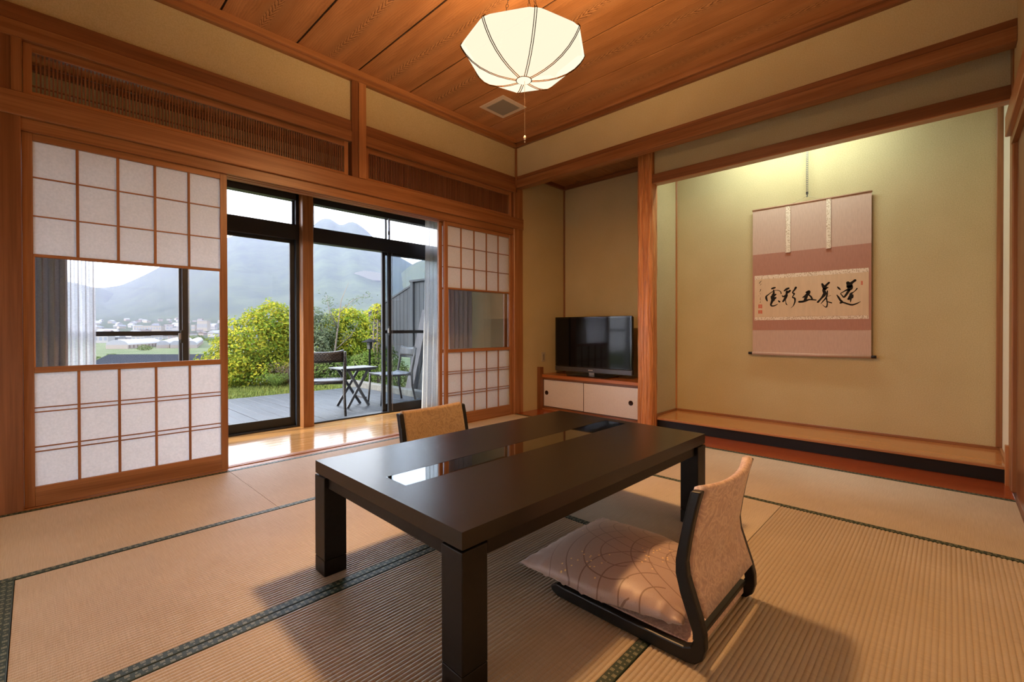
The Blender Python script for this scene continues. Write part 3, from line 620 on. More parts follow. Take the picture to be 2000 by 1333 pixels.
def satin():
    m, n, l, b = newmat('mauve_satin'); v, _ = coords(n, l, (1, 1, 0), False)
    cur = None; tc = n.new('ShaderNodeTexCoord'); wp = n.new('ShaderNodeTexNoise'); wp.inputs['Scale'].default_value = 3.5; l.new(tc.outputs['Object'], wp.inputs[0])
    sx = n.new('ShaderNodeSeparateXYZ'); l.new(tc.outputs['Object'], sx.inputs[0]); wob = M_(n, l, 'MULTIPLY', M_(n, l, 'SUBTRACT', wp.outputs[0], .5), .05)
    for cx_, cy_, rx, ry, pit in ((.20, -.02, 1.0, 1.25, .047), (.06, -.26, 1.0, 1.2, .052), (.24, -.30, 1.1, 1.0, .045), (-.04, .02, 1.2, .9, .060), (-.20, -.24, 1.0, 1.3, .055)):
        dx = M_(n, l, 'DIVIDE', M_(n, l, 'ADD', M_(n, l, 'SUBTRACT', sx.outputs['X'], cx_), wob), rx); dy = M_(n, l, 'DIVIDE', M_(n, l, 'SUBTRACT', sx.outputs['Y'], cy_), ry)
        d = M_(n, l, 'SQRT', M_(n, l, 'ADD', M_(n, l, 'MULTIPLY', dx, dx), M_(n, l, 'MULTIPLY', dy, dy)))
        line = M_(n, l, 'LESS_THAN', M_(n, l, 'ABSOLUTE', M_(n, l, 'SUBTRACT', M_(n, l, 'FRACT', M_(n, l, 'DIVIDE', d, pit)), .5)), .035)
        # keep the half of each ring that opens towards the chair back, and only its outer rings
        side = M_(n, l, 'GREATER_THAN', M_(n, l, 'SUBTRACT', dy, M_(n, l, 'MULTIPLY', dx, .8)), -.01); rng = M_(n, l, 'MULTIPLY', M_(n, l, 'LESS_THAN', d, .27), M_(n, l, 'GREATER_THAN', d, .05))
        q = M_(n, l, 'MULTIPLY', M_(n, l, 'MULTIPLY', line, side), rng); cur = q if cur is None else M_(n, l, 'MAXIMUM', cur, q)
    sp = n.new('ShaderNodeTexNoise'); sp.inputs['Scale'].default_value = 380; l.new(v, sp.inputs[0])
    dots = M_(n, l, 'MULTIPLY', M_(n, l, 'GREATER_THAN', sp.outputs[0], .66), .5)
    k_ = M_(n, l, 'MAXIMUM', M_(n, l, 'MULTIPLY', cur, .75), dots)
    mx = n.new('ShaderNodeMix'); mx.data_type = 'RGBA'; l.new(k_, mx.inputs[0]); mx.inputs[6].default_value = (.46, .335, .29, 1); mx.inputs[7].default_value = (.17, .085, .05, 1)
    gv = n.new('ShaderNodeTexVoronoi'); gv.voronoi_dimensions = '2D'; gv.inputs['Scale'].default_value = 34; l.new(v, gv.inputs[0])
    gn = n.new('ShaderNodeTexNoise'); gn.inputs['Scale'].default_value = 5.5; gn.inputs['Detail'].default_value = 1; l.new(v, gn.inputs[0])
    gm = M_(n, l, 'MULTIPLY', M_(n, l, 'LESS_THAN', gv.outputs['Distance'], .11), M_(n, l, 'GREATER_THAN', gn.outputs[0], .58))
    m2 = n.new('ShaderNodeMix'); m2.data_type = 'RGBA'; l.new(gm, m2.inputs[0]); l.new(mx.outputs[2], m2.inputs[6]); m2.inputs[7].default_value = (.95, .72, .30, 1)
    l.new(m2.outputs[2], b.inputs['Base Color']); b.inputs['Roughness'].default_value = .42; b.inputs['Sheen Weight'].default_value = .5; b.inputs['Specular IOR Level'].default_value = .5
    return m
bm = bmesh.new(); G = 72; top, bot = [], []
rd = random.Random(4)
for j in range(G+1):
    v = -1+2*j/G; rt, rb = [], []
    for i in range(G+1):
        u = -1+2*i/G
        f = ((1-u*u)*(1-v*v)); f = max(f, 0)
        pinch = 1-.055*(1-abs(v)**3)*abs(u)**2
        sq = .205+.075*min(1, (v+1)*1.1)       # squeezed between the frames at the back
        x_ = u*sq*pinch; y_ = .30*v*(1-.045*(1-abs(u)**3)*abs(v)**2)+.03
        edge = max(0, 1-f**.5*1.9)
        wr = .006*edge*(sin(v*26+u*4)+.6*sin(v*47+1))*(abs(u)**4)+.005*edge*sin(u*31+2)*(abs(v)**4)
        h = .078*f**.42
        front = max(0, v)*.006
        z0_ = .082+front
        rt.append(bm.verts.new((x_, y_, z0_+h+wr+.004*sin(u*3+v*2)*f))); 
        e_ = (i in (0, G)) or (j in (0, G))
        rb.append(rt[-1] if e_ else bm.verts.new((x_, y_, z0_-.034*f**.5)))
    top.append(rt); bot.append(rb)
for j in range(G):
    for i in range(G):
        bm.faces.new((top[j][i], top[j][i+1], top[j+1][i+1], top[j+1][i]))
        q = (bot[j][i], bot[j+1][i], bot[j+1][i+1], bot[j][i+1])
        try: bm.faces.new(q)
        except ValueError: pass
cu = thing('floor_cushion', 'square mauve satin cushion with brown arcs lying on the near legless chair', 'cushion', (1.540, .845, 0))
SAT = satin()
obj('cushion_cover', bm, SAT, cu, True)
bm = bmesh.new(); pts = []
# ================================================================ SCROLL
def scr(name, x, y0, y1, z0, z1, m, par, th=.0012): 
    return B(name, (x-th, x, min(y0, y1), max(y0, y1), z0, z1), m, par, 0)
SX = 4.705
sc = thing('hanging_scroll', 'pink hanging scroll with a line of black brush calligraphy', 'scroll', (SX, .905, 1.4))
def silk(name, col, amt=.06, s=120):
    m, n, l, b = newmat(name); v, _ = coords(n, l, (1, .25*s if 0 else s, s*.15), False); t = N(n, 'ShaderNodeTexNoise'); t.inputs['Scale'].default_value = 1; t.inputs['Detail'].default_value = 4; l.new(v, t.inputs[0])
    r = ramp(n, [(.3, tuple(x*(1-amt) for x in col)), (.7, tuple(x*(1+amt) for x in col))]); l.new(t.outputs[0], r.inputs[0]); l.new(r.outputs[0], b.inputs['Base Color']); b.inputs['Roughness'].default_value = .7; b.inputs['Specular IOR Level'].default_value = .2; return m
PINK = silk('pale_pink_silk', (.53, .38, .305)); ROSE = silk('rose_silk', (.40, .20, .145)); INKP = silk('calligraphy_paper', (.62, .465, .31), .05, 40)
m, n, l, b = newmat('cream_brocade'); v, _ = coords(n, l, (90, 90, 90), False); vo = n.new('ShaderNodeTexVoronoi'); vo.inputs['Scale'].default_value = 1; l.new(v, vo.inputs[0]); r_ = ramp(n, [(.25, (.42, .30, .19)), (.5, (.72, .62, .50))]); l.new(vo.outputs['Distance'], r_.inputs[0]); l.new(r_.outputs[0], b.inputs['Base Color']); BROC = m
INK = plain('sumi_ink', (.008, .006, .005), .6, spec=.2); SEAL = plain('seal_red', (.55, .10, .05), .7)
def yz(x, px, py):
    """point of the plane x seen at a pixel of the photograph"""
    d = fwd + rgt*((px-CX)/FPX) + upv*((CY-py)/FPX); q = Vector((0, 0, .975)) + d*(x/d.x); return q.y, q.z
yl, zt = yz(SX, 1470.5, 412); yr, _ = yz(SX, 1702.5, 376)
_, zb = yz(SX, 1469, 690); _, z1t = yz(SX, 1480, 498); _, z1b = yz(SX, 1480, 539.3); _, z2t = yz(SX, 1480, 626); _, z2b = yz(SX, 1480, 645)
scr('silk_ground', SX, yl, yr, zb, zt, PINK, sc)
scr('rose_band', SX-.0014, yl, yr, z2b, z1t, ROSE, sc, .0008)
ya, _ = yz(SX, 1474, 560); yb, _ = yz(SX, 1697, 560)
scr('brocade_border', SX-.0024, ya, yb, z2t, z1b, BROC, sc, .0008)
_, p1 = yz(SX, 1480, 546.5); _, p2 = yz(SX, 1480, 620)
scr('calligraphy_paper', SX-.0034, ya, yb, p2, p1, INKP, sc, .0008)
for pa, pb in ((1535, 1544), (1614, 1623)):
    a, _ = yz(SX, pa, 450); b_, zz = yz(SX, pa, 404 if pa < 1600 else 390); _, ze = yz(SX, pa, 494 if pa < 1600 else 486)
    c_, _ = yz(SX, pb, 450); rb = scr('ribbon', SX-.006, a, c_, ze, zz, BROC, sc, .001)
    bm = bmesh.new(); tube(bm, [(SX-.008-sc.location.x, min(a, c_)-.002-sc.location.y, ze-sc.location.z), (SX-.008-sc.location.x, max(a, c_)+.002-sc.location.y, ze-sc.location.z)], .005, 8); obj('ribbon_weight', bm, PINK, sc, True)
bm = bmesh.new(); tube(bm, [(0, yl-.905+.004, zt-1.4), (0, yr-.905-.004, zt-1.4)], .008, 10); obj('top_rod', bm, silk('rod_silk', (.42, .25, .17)), sc, True)
bm = bmesh.new(); tube(bm, [(-.006, yl-.905+.001, zb-1.4), (-.006, yr-.905-.001, zb-1.4)], .0135, 12); rl = obj('bottom_roller', bm, PINK, sc, True)
for ye_, de_ in ((yl, .034), (yr, -.034)):
    bm = bmesh.new(); tube(bm, [(-.006, ye_-.905, zb-1.4), (-.006, ye_-.905+de_, zb-1.4)], .0125, 12); obj('roller_end', bm, LACQ, sc, True)
hy, hz = yz(SX, 1577, 383)
bm = bmesh.new()
for px_, py_ in ((1540, 402), (1618, 391)):
    y_, z_ = yz(SX, px_, py_); tube(bm, [(-.004, y_-.905, z_-1.4), (-.010, hy-.905, hz-1.4-.002)], .0016, 6)
obj('hanging_cord', bm, plain('cord', (.45, .38, .24), .8), sc, True)
# brush strokes measured on the paper: (origin px, list of strokes of (x, y, width))
ST = {(1470, 520): [
 [(195, 325, 8), (165, 350, 12), (150, 385, 8)], [(188, 390, 8), (165, 420, 6)], [(178, 510, 14), (168, 545, 8), (150, 562, 5)], [(165, 590, 5), (175, 615, 5)], [(128, 655, 4), (140, 640, 5)], [(178, 685, 5), (166, 718, 8), (182, 742, 4)], [(176, 765, 5), (168, 798, 7), (158, 790, 4)],
 [(420, 492, 34), (455, 478, 40), (490, 470, 30)], [(455, 545, 14), (400, 578, 18), (335, 628, 24), (300, 660, 36), (300, 705, 42), (320, 758, 24)], [(455, 540, 10), (520, 525, 12), (580, 537, 14), (612, 565, 18), (622, 600, 20)],
 [(458, 525, 28), (460, 590, 40), (440, 650, 60), (440, 700, 80), (450, 740, 60)], [(400, 670, 26), (450, 650, 50), (505, 615, 30)], [(500, 690, 40), (450, 720, 60), (415, 790, 46), (400, 850, 34), (440, 868, 28), (500, 852, 22), (548, 825, 10)], [(562, 755, 22), (585, 775, 36)],
 [(690, 538, 26), (740, 502, 46), (785, 482, 34)], [(812, 535, 40), (770, 570, 44), (742, 545, 34), (738, 620, 44), (700, 655, 44), (655, 660, 26), (645, 635, 12)], [(740, 640, 46), (705, 710, 50), (662, 768, 34)], [(712, 720, 14), (722, 790, 14), (735, 828, 20), (758, 846, 8)],
 [(940, 468, 44), (912, 515, 34), (868, 575, 24), (905, 602, 34), (885, 640, 20), (868, 678, 24), (915, 702, 36), (922, 760, 30), (905, 820, 24), (880, 868, 14), (828, 915, 4)],
 [(1165, 572, 30), (1225, 552, 52), (1205, 600, 62), (1150, 650, 50), (1090, 682, 20)], [(1195, 600, 40), (1165, 670, 56), (1135, 745, 46)], [(1210, 618, 24), (1262, 660, 32), (1292, 710, 30)], [(1012, 778, 40), (1085, 772, 44), (1160, 750, 42), (1240, 728, 30), (1340, 735, 24), (1378, 740, 22)]],
 (1590, 520): [
 [(178, 390, 34), (205, 440, 56), (240, 475, 66), (302, 466, 20)], [(325, 362, 38), (285, 398, 40), (235, 450, 50)], [(240, 480, 70), (215, 530, 56), (235, 590, 60), (210, 640, 56), (160, 700, 34), (85, 782, 38)], [(290, 540, 22), (285, 620, 26), (260, 690, 30), (200, 760, 22), (148, 822, 8)],
 [(265, 680, 30), (282, 760, 22), (288, 830, 22), (270, 888, 26), (230, 880, 14), (185, 840, 6)], [(290, 662, 6), (366, 638, 7)], [(265, 762, 12), (330, 785, 22), (382, 800, 22)],
 [(512, 455, 20), (545, 488, 32), (570, 512, 18)], [(735, 365, 60), (770, 400, 80), (830, 355, 46), (890, 312, 46)], [(770, 420, 100), (775, 480, 100), (740, 510, 50), (690, 530, 28), (628, 565, 18), (580, 598, 16), (612, 640, 20), (650, 675, 30), (700, 620, 40), (765, 520, 44)],
 [(932, 490, 24), (900, 530, 16), (850, 570, 18), (805, 600, 44), (800, 650, 60), (750, 715, 44)], [(850, 625, 12), (835, 680, 30), (800, 700, 36), (793, 782, 12)],
 [(498, 632, 18), (540, 690, 34), (568, 735, 34), (605, 780, 44), (572, 802, 30)], [(590, 785, 30), (650, 795, 30), (740, 825, 30), (830, 842, 32), (930, 812, 22), (1008, 772, 8)]]}
K = 11.108; lyr = 0
GRP = [(1470, 0, 8, 'signature'), (1470, 8, 15, 'brush_character'), (1470, 15, 20, 'brush_character'), (1470, 20, 24, 'brush_character'), (1590, 0, 7, 'brush_character'), (1590, 7, 99, 'brush_character')]
for ox, i0_, i1_, nm_ in GRP:
    bm = bmesh.new(); oy_ = 520
    for s in ST[(ox, 520)][i0_:i1_]:
        pts = []
        for i in range(len(s)-1):
            for k in range(5):
                t = k/5; p0, p1_, p2_, p3 = s[max(i-1, 0)], s[i], s[i+1], s[min(i+2, len(s)-1)]
                pts.append([.5*((2*p1_[c])+(-p0[c]+p2_[c])*t+(2*p0[c]-5*p1_[c]+4*p2_[c]-p3[c])*t*t+(-p0[c]+3*p1_[c]-3*p2_[c]+p3[c])*t**3) for c in range(3)])
        pts.append(list(s[-1])); lyr += 1; xx = -.0044-lyr*.00001
        q = [(yz(SX, ox+p[0]/K, oy_+p[1]/K), max(.0006, p[2]/K*.0047/2)) for p in pts]
        prev = None
        for i, ((y_, z_), w) in enumerate(q):
            a = q[max(i-1, 0)][0]; b_ = q[min(i+1, len(q)-1)][0]; dy, dz = b_[0]-a[0], b_[1]-a[1]; L_ = math.hypot(dy, dz) or 1; ny, nz2 = -dz/L_, dy/L_
            v1 = bm.verts.new((xx, y_-.905+ny*w, z_-1.4+nz2*w)); v2 = bm.verts.new((xx, y_-.905-ny*w, z_-1.4-nz2*w))
            if prev: bm.faces.new((prev[0], prev[1], v2, v1))
            prev = (v1, v2)
        for (yy_, zz_), w in (q[0], q[-1]): bm.faces.new([bm.verts.new((xx, yy_-.905+w*cos(2*pi*k/10), zz_-1.4+w*sin(2*pi*k/10))) for k in range(10)])
    obj(nm_, bm, INK, sc)['kind'] = 'stuff'
for ox, a0_, b0_, a1_, b1_ in ((1470, 128, 835, 208, 918), (1470, 125, 960, 210, 1035), (1590, 1018, 325, 1058, 410)):
    bm = bmesh.new()
    for i in range(4):
        y0_, z0_ = yz(SX, ox+a0_/K, 520+(b0_+(b1_-b0_)*(i+.1)/4)/K); y1_, z1_ = yz(SX, ox+a1_/K, 520+(b0_+(b1_-b0_)*(i+.72)/4)/K)
        box(bm, -.0046, -.0044, y1_-.905, y0_-.905, z1_-1.4, z0_-1.4)
    for f_ in (.0, .8):
        y0_, z0_ = yz(SX, ox+(a0_+(a1_-a0_)*f_)/K, 520+b0_/K); y1_, z1_ = yz(SX, ox+(a0_+(a1_-a0_)*(f_+.2))/K, 520+b1_/K); box(bm, -.0047, -.0043, y1_-.905, y0_-.905, z1_-1.4, z0_-1.4)
    obj('red_seal', bm, SEAL, sc)['kind'] = 'stuff'
# adjustable hanger
hg = thing('scroll_hanger', 'dark notched metal hanger hook above the scroll', 'hanger', (SX-.012, hy, hz))
STEEL = plain('dark_steel', (.16, .16, .17), .35, metal=.8)
bm = bmesh.new()
for s in (-1, 1): box(bm, -.001, .001, s*.0065-.0012, s*.0065+.0012, .03, 2.80-hz)
k = .03
while k < 2.80-hz: box(bm, -.001, .001, -.0065, .0065, k, k+.007); k += .0165
obj('notched_bar', bm, STEEL, hg)
bm = bmesh.new(); box(bm, -.004, .004, -.0085, .0085, .012, .034); tube(bm, [(0, 0, .014), (0, 0, -.004), (-.004, 0, -.010), (-.012, 0, -.006)], .0045, 8); obj('hook', bm, plain('hook_black', (.03, .03, .03), .4), hg)
# ================================================================ CABINET + TV
cb = thing('cabinet', 'low built-in cabinet with white sliding doors under the television', 'cabinet', (4.3, 2.9, 0))
WCH = plaster('white_door_paper', (.66, .63, .61), (.76, .73, .71)); WCH.node_tree.nodes['Principled BSDF'].inputs['Roughness'].default_value = .8
B('top_board', (4.225, XT, 2.2, YA-.001, .392, .426), wood('cab_top', (.33, .10, .028), (.50, .18, .055), 'Y', rough=.25), cb, .002)
B('top_rail', (4.24, 4.27, 2.2, YA-.02, .371, .3915), WYD, cb, .001); B('bottom_rail', (4.238, 4.27, 2.2, YA-.02, .004, .036), WYD, cb, .002); B('base_strip', (4.225, 4.2375, 2.2, YA-.02, .004, .018), WYL, cb, .001)
B('side_upright', (4.19, 4.25, 3.548, YA-.001, .0045, .515), WZD, cb, .002); B('cabinet_back', (4.60, 4.62, 2.2, YA-.001, .004, .392), WYD, cb, 0)
DB = plain('door_edge', (.05, .025, .02), .4)
for a_, b_, xx in ((2.955, 3.555, 4.258), (2.215, 2.965, 4.246)):
    d = B('sliding_door', (xx, xx+.008, a_, b_, .044, .368), WCH, cb, .001)
    for e in ((xx-.002, xx+.009, a_, b_, .038, .046), (xx-.002, xx+.009, a_, b_, .364, .371), (xx-.002, xx+.009, a_, a_+.006, .046, .364), (xx-.002, xx+.009, b_-.006, b_, .046, .364)):
        q = B('door_edging', e, DB, None, 0); q.parent = d; q.location = q.location - d.location - cb.location
    cy_ = 3.505 if a_ > 2.9 else 2.375
    bm = bmesh.new(); lathe(bm, [(.026, 0), (.026, .003), (.020, .003), (.019, .001), (.001, .0008)], seg=24)
    h = obj('round_pull', bm, plain('bronze', (.03, .014, .012), .35, metal=.5), d, True); h.rotation_euler = (0, -pi/2, 0); h.location = Vector((xx-.001, cy_, .206)) - d.location - cb.location
tv = thing('television', 'black flat screen television standing on the low cabinet', 'television', (4.44, 2.975, .427), radians(1.5))
BZ = plain('tv_gloss', (.006, .006, .007), .08, spec=.6)
def tvb(name, d, m, p=None, bv=.002):
    bm = bmesh.new(); box(bm, *d); return obj(name, bm, m, p or tv, False, bv)
tvb('back_shell', (-.010, .035, -.505, .505, .045, .682), plain('tv_back', (.02, .02, .02), .5), bv=.01)
tvb('bezel', (-.026, -.010, -.512, .512, .098, .688), BZ, bv=.004); tvb('screen', (-.0275, -.0262, -.488, .488, .112, .668), plain('screen_glass', (.003, .004, .006), .07, spec=.28), bv=0)
gs = tvb('lower_bezel', (-.030, -.008, -.512, .512, .042, .0965), plain('tv_grey', (.11, .11, .12), .3, metal=.6), bv=.004)
bm = bmesh.new()
for i in range(7): box(bm, -.0308, -.0301, .030-i*.0088, .0365-i*.0088, .064, .074)
obj('maker_mark', bm, plain('silver_print', (.7, .7, .7), .3, metal=.2), tv)
tvb('neck', (-.02, .02, -.035, .035, .010, .05), plain('neck_silver', (.5, .5, .52), .2, metal=.9)); tvb('stand_base', (-.135, .13, -.27, .27, 0.0005, .011), BZ, bv=.004)
bm = bmesh.new()
ou = thing('wall_outlet', 'beige outlet plate on the plaster beside the television', 'outlet', (4.305, YA, .63))
tvb('cover_plate', (-.035, .035, -.007, 0, -.056, .056), plain('beige_plastic', (.42, .36, .25), .45), ou); tvb('socket_insert', (-.012, .012, -.009, -.006, -.034, .034), plain('socket_grey', (.25, .22, .17), .5), ou, .001)
# ================================================================ PENDANT LAMP
LX, LY = 1.8285, 1.661
lp = thing('pendant_lamp', 'octagonal white fabric pendant lamp with brown ribs', 'lamp', (LX, LY, 2.315))
PH0 = 3.2627
prof = [(.040, 0), (.085, .005), (.135, .014), (.185, .029), (.235, .052), (.278, .082), (.311, .116), (.330, .143), (.3375, .158), (.334, .168), (.322, .176)]
m, n, l, b = newmat('lit_lamp_fabric'); out = n['Material Output']; n.remove(b)
em = n.new('ShaderNodeEmission'); em.inputs[0].default_value = (1.0, .90, .66, 1); em.inputs[1].default_value = 1.30
tc = n.new('ShaderNodeTexCoord'); tn = n.new('ShaderNodeTexNoise'); tn.inputs['Scale'].default_value = 220; l.new(tc.outputs['Object'], tn.inputs[0])
tr = n.new('ShaderNodeBsdfTransparent'); tr.inputs[0].default_value = (1, .93, .82, 1); mx = n.new('ShaderNodeMixShader'); mx.inputs[0].default_value = .16
df = n.new('ShaderNodeBsdfDiffuse'); df.inputs[0].default_value = (.5, .5, .48, 1); ad = n.new('ShaderNodeAddShader')
l.new(em.outputs[0], mx.inputs[1]); l.new(tr.outputs[0], mx.inputs[2]); l.new(mx.outputs[0], out.inputs[0])
LF = m
for k in range(8):
    a0_, a1_ = PH0+k*pi/4, PH0+(k+1)*pi/4; bm = bmesh.new(); rows = []
    for r_, z_ in prof:
        p, q = Vector((r_*cos(a0_), r_*sin(a0_), z_)), Vector((r_*cos(a1_), r_*sin(a1_), z_)); row = []
        for j in range(9):
            t = j/8; v = p.lerp(q, t)
            rnd_ = (1-abs(2*t-1)**10) if z_ > .16 else 1   # rounded corners of the rim
            row.append(bm.verts.new(v if z_ <= .16 else Vector((v.x, v.y, .158+(z_-.158)*rnd_))))
        rows.append(row)
    for i in range(len(prof)-1):
        for j in range(8): bm.faces.new((rows[i][j], rows[i][j+1], rows[i+1][j+1], rows[i+1][j]))
    obj('fabric_panel', bm, LF, lp, True)
RB = plain('rib_brown', (.035, .015, .004), .8, spec=0)
for k in range(8):
    an = PH0+k*pi/4; bm = bmesh.new(); rd_ = Vector((cos(an), sin(an), 0)); tg = Vector((-sin(an), cos(an), 0))
    for s in (-1, 1): tube(bm, [rd_*(r_+.0015)+tg*s*.0052+Vector((0, 0, z_-.0026)) for r_, z_ in prof], .0021, 6)
    obj('rib', bm, RB, lp, True)
bm = bmesh.new(); tube(bm, [(.041*cos(2*pi*k/32), .041*sin(2*pi*k/32), -.001) for k in range(32)], .0022, 6, True); obj('centre_ring', bm, RB, lp, True)
bm = bmesh.new(); lathe(bm, [(.038, -.004), (.039, 0)], seg=32); obj('centre_cap', bm, LF, lp)
def chain(p, q, par):
    bm = bmesh.new(); p, q = Vector(p), Vector(q); L_ = (q-p).length; nL = int(L_/.021); d = (q-p).normalized(); a = d.cross(Vector((0, 0, 1))); a.normalize() if a.length > .01 else a.__init__((1, 0, 0)); b2 = d.cross(a)
    for i in range(nL):
        cc = p+d*(L_*(i+.5)/nL); s = a if i % 2 else b2
        tube(bm, [cc+d*.0125*cos(2*pi*k/10)+s*.0062*sin(2*pi*k/10) for k in range(10)], .0016, 5, True)
    obj('chain', bm, plain('chain_brown', (.05, .03, .02), .4, metal=.6) if 'cb_' not in globals() else cb_, par, True)
cb_ = plain('chain_brown', (.05, .03, .02), .4, metal=.6)
for s in (.35, 2.45, 4.55): chain((.13*cos(s), .13*sin(s), .17), (.02*cos(s), .02*sin(s), .78), lp)
bm = bmesh.new(); lathe(bm, [(.001, .768), (.055, .775), (.062, .804)], seg=24); obj('ceiling_rose', bm, plain('brown_plastic', (.10, .05, .02), .4), lp, True)
bm = bmesh.new(); tube(bm, [(.004, -.002, 0), (.004, -.002, -.300)], .0009, 6); obj('pull_cord', bm, plain('cord_cream', (.16, .12, .09), .9, spec=0), lp)
bm = bmesh.new(); lathe(bm, [(.001, -.322), (.004, -.320), (.0065, -.310), (.006, -.303), (.002, -.297)], (.004, -.002, 0), 12); lathe(bm, [(.001, -.336), (.003, -.333), (.002, -.325)], (.004, -.002, 0), 8); obj('pull_knob', bm, plain('knob_white', (.8, .65, .5), .4), lp, True)
bl = bpy.data.lights.new('bulb', 'POINT'); bl.energy = 68; bl.color = (1, .60, .28); bl.shadow_soft_size = .05
bd = bpy.data.lights.new('ring_tube', 'AREA'); bd.shape = 'DISK'; bd.size = .24; bd.energy = 425; bd.color = (1, .58, .26); bdo = bpy.data.objects.new('ring_tube', bd); COL.objects.link(bdo); bdo.location = (LX, LY, 2.44); bdo.visible_camera = False
bo = bpy.data.objects.new('bulb', bl); COL.objects.link(bo); bo.location = (LX, LY, 2.43); bo.visible_camera = False
# ceiling vent
vt = thing('ceiling_vent', 'square white grille in the ceiling beyond the lamp', 'vent', (3.135, 3.120, ZC), .0)
tvb('vent_frame', (-.162, .162, -.162, .162, -.008, -.0005), plain('vent_white', (.62, .52, .42), .5), vt, .004)
tvb('vent_panel', (-.115, .115, -.115, .115, -.012, -.0075), plain('vent_grey', (.26, .24, .21), .6), vt, .003)
# ================================================================ OUTSIDE
ZD = -.10
def deckm():
    m, n, l, b = newmat('grey_deck'); v, _ = coords(n, l, (60, 1.2, 60)); t = N(n, 'ShaderNodeTexNoise'); t.inputs['Scale'].default_value = 1; t.inputs['Detail'].default_value = 5; l.new(v, t.inputs[0])
    v2, _ = coords(n, l, (3, 2, 3)); t2 = N(n, 'ShaderNodeTexNoise'); t2.inputs['Scale'].default_value = 1; t2.inputs['Detail'].default_value = 4; l.new(v2, t2.inputs[0])
    h = M_(n, l, 'ADD', M_(n, l, 'MULTIPLY', t.outputs[0], .5), M_(n, l, 'MULTIPLY', t2.outputs[0], .5))
    r = ramp(n, [(.35, (.016, .018, .023)), (.65, (.034, .039, .048))]); l.new(h, r.inputs[0]); l.new(r.outputs[0], b.inputs['Base Color']); b.inputs['Roughness'].default_value = .5; bump(n, l, b, t.outputs[0], .3, .003); return m
DECK = deckm()
dk = sroot('floor_deck', (1, 6.4, ZD), 'grey boarded deck outside the windows')
B('deck_frame', (-3, 4.12, 4.86, 8.0, ZD-.20, ZD-.032), plain('deck_under', (.03, .03, .03), .9), dk, 0)
x = -3.0; rd = random.Random(5)
while x < 4.12:
    B('deck_board', (x, min(x+.139, 4.14), 4.842, 8.02, ZD-.028, ZD+rd.uniform(-.002, .002)), DECK, dk, .003); x += .146
CONC = plain('concrete', (0.0832, 0.0809, 0.0739), .9, noise=.25, bscale=14, bstr=.3)
struct(B('wall_curb', (4.15, 4.28, 4.9, 8.4, ZD-.15, ZD+.10), CONC, bevel=.01), 'low concrete curb beside the deck')
# ground and terrain (distance from the house along +y)
def ground_z(d):
    pts = [(0, -.26), (9.5, -.26), (14, -.6), (60, -5.5), (110, -8.5), (430, -8.5), (700, -4), (1000, 8), (1400, 34), (1900, 60)]
    for (a, za), (b_, zb_) in zip(pts[:-1], pts[1:]):
        if d <= b_: return za+(zb_-za)*(d-a)/(b_-a)
    return pts[-1][1]
def grassm(name, c1, c2, s=1.0, fine=60):
    m, n, l, b = newmat(name); v, _ = coords(n, l, (s, s, s), False); t = N(n, 'ShaderNodeTexNoise'); t.inputs['Scale'].default_value = 1.3; t.inputs['Detail'].default_value = 6; l.new(v, t.inputs[0])
    t2 = N(n, 'ShaderNodeTexNoise'); t2.inputs['Scale'].default_value = fine; t2.inputs['Detail'].default_value = 2; l.new(v, t2.inputs[0])
    h = M_(n, l, 'ADD', M_(n, l, 'MULTIPLY', t.outputs[0], .6), M_(n, l, 'MULTIPLY', t2.outputs[0], .4)); r = ramp(n, [(.38, c1), (.62, c2)]); l.new(h, r.inputs[0]); l.new(r.outputs[0], b.inputs['Base Color']); b.inputs['Roughness'].default_value = .95; b.inputs['Specular IOR Level'].default_value = .1; return m
LAWN = grassm('lawn_green', (0.047, 0.0647, 0.0147), (0.1, 0.1176, 0.0294)); FIELD = grassm('field_green', (0.0462, 0.0693, 0.0277), (0.097, 0.1063, 0.0554), .012, 8); FOREST = grassm('forest', (0.0126, 0.021, 0.0115), (0.0315, 0.042, 0.021), .006, 6)
bm = bmesh.new()
for i in range(14):
    for j in range(12):
        pass
gxs = [-15+1.5*i for i in range(26)]; gys = [4.9, 6.5, 8.0, 8.6, 9.4, 10.5, 11.5]
gr = [[bm.verts.new((x_, y_, -.16+.012*sin(x_*2.1)+.01*sin(y_*3)-(.19 if y_ < 7 else 0))) for x_ in gxs] for y_ in gys]
for j in range(len(gys)-1):
    for i in range(len(gxs)-1): bm.faces.new((gr[j][i], gr[j][i+1], gr[j+1][i+1], gr[j+1][i]))
struct(obj('ground', bm, LAWN, None, True), 'strip of lawn beyond the deck')
# grass blades on the lawn
bm = bmesh.new(); rd = random.Random(11)
for _ in range(9000):
    x_, y_ = rd.uniform(1.2, 4.1), rd.uniform(8.0, 10.2); h = rd.uniform(.03, .075); a = rd.uniform(0, pi); w = .006; dx, dy = cos(a)*w, sin(a)*w; lx, ly = rd.uniform(-.03, .03), rd.uniform(-.03, .03)
    v = [bm.verts.new((x_-dx, y_-dy, -.16)), bm.verts.new((x_+dx, y_+dy, -.16)), bm.verts.new((x_+lx, y_+ly, -.16+h))]; bm.faces.new(v)
tag(obj('lawn_grass', bm, grassm('blade_green', (0.0693, 0.1008, 0.0189), (0.1449, 0.1512, 0.0378), 3), None), 'short sunlit grass between the deck and the hedge', 'grass', kind='stuff')
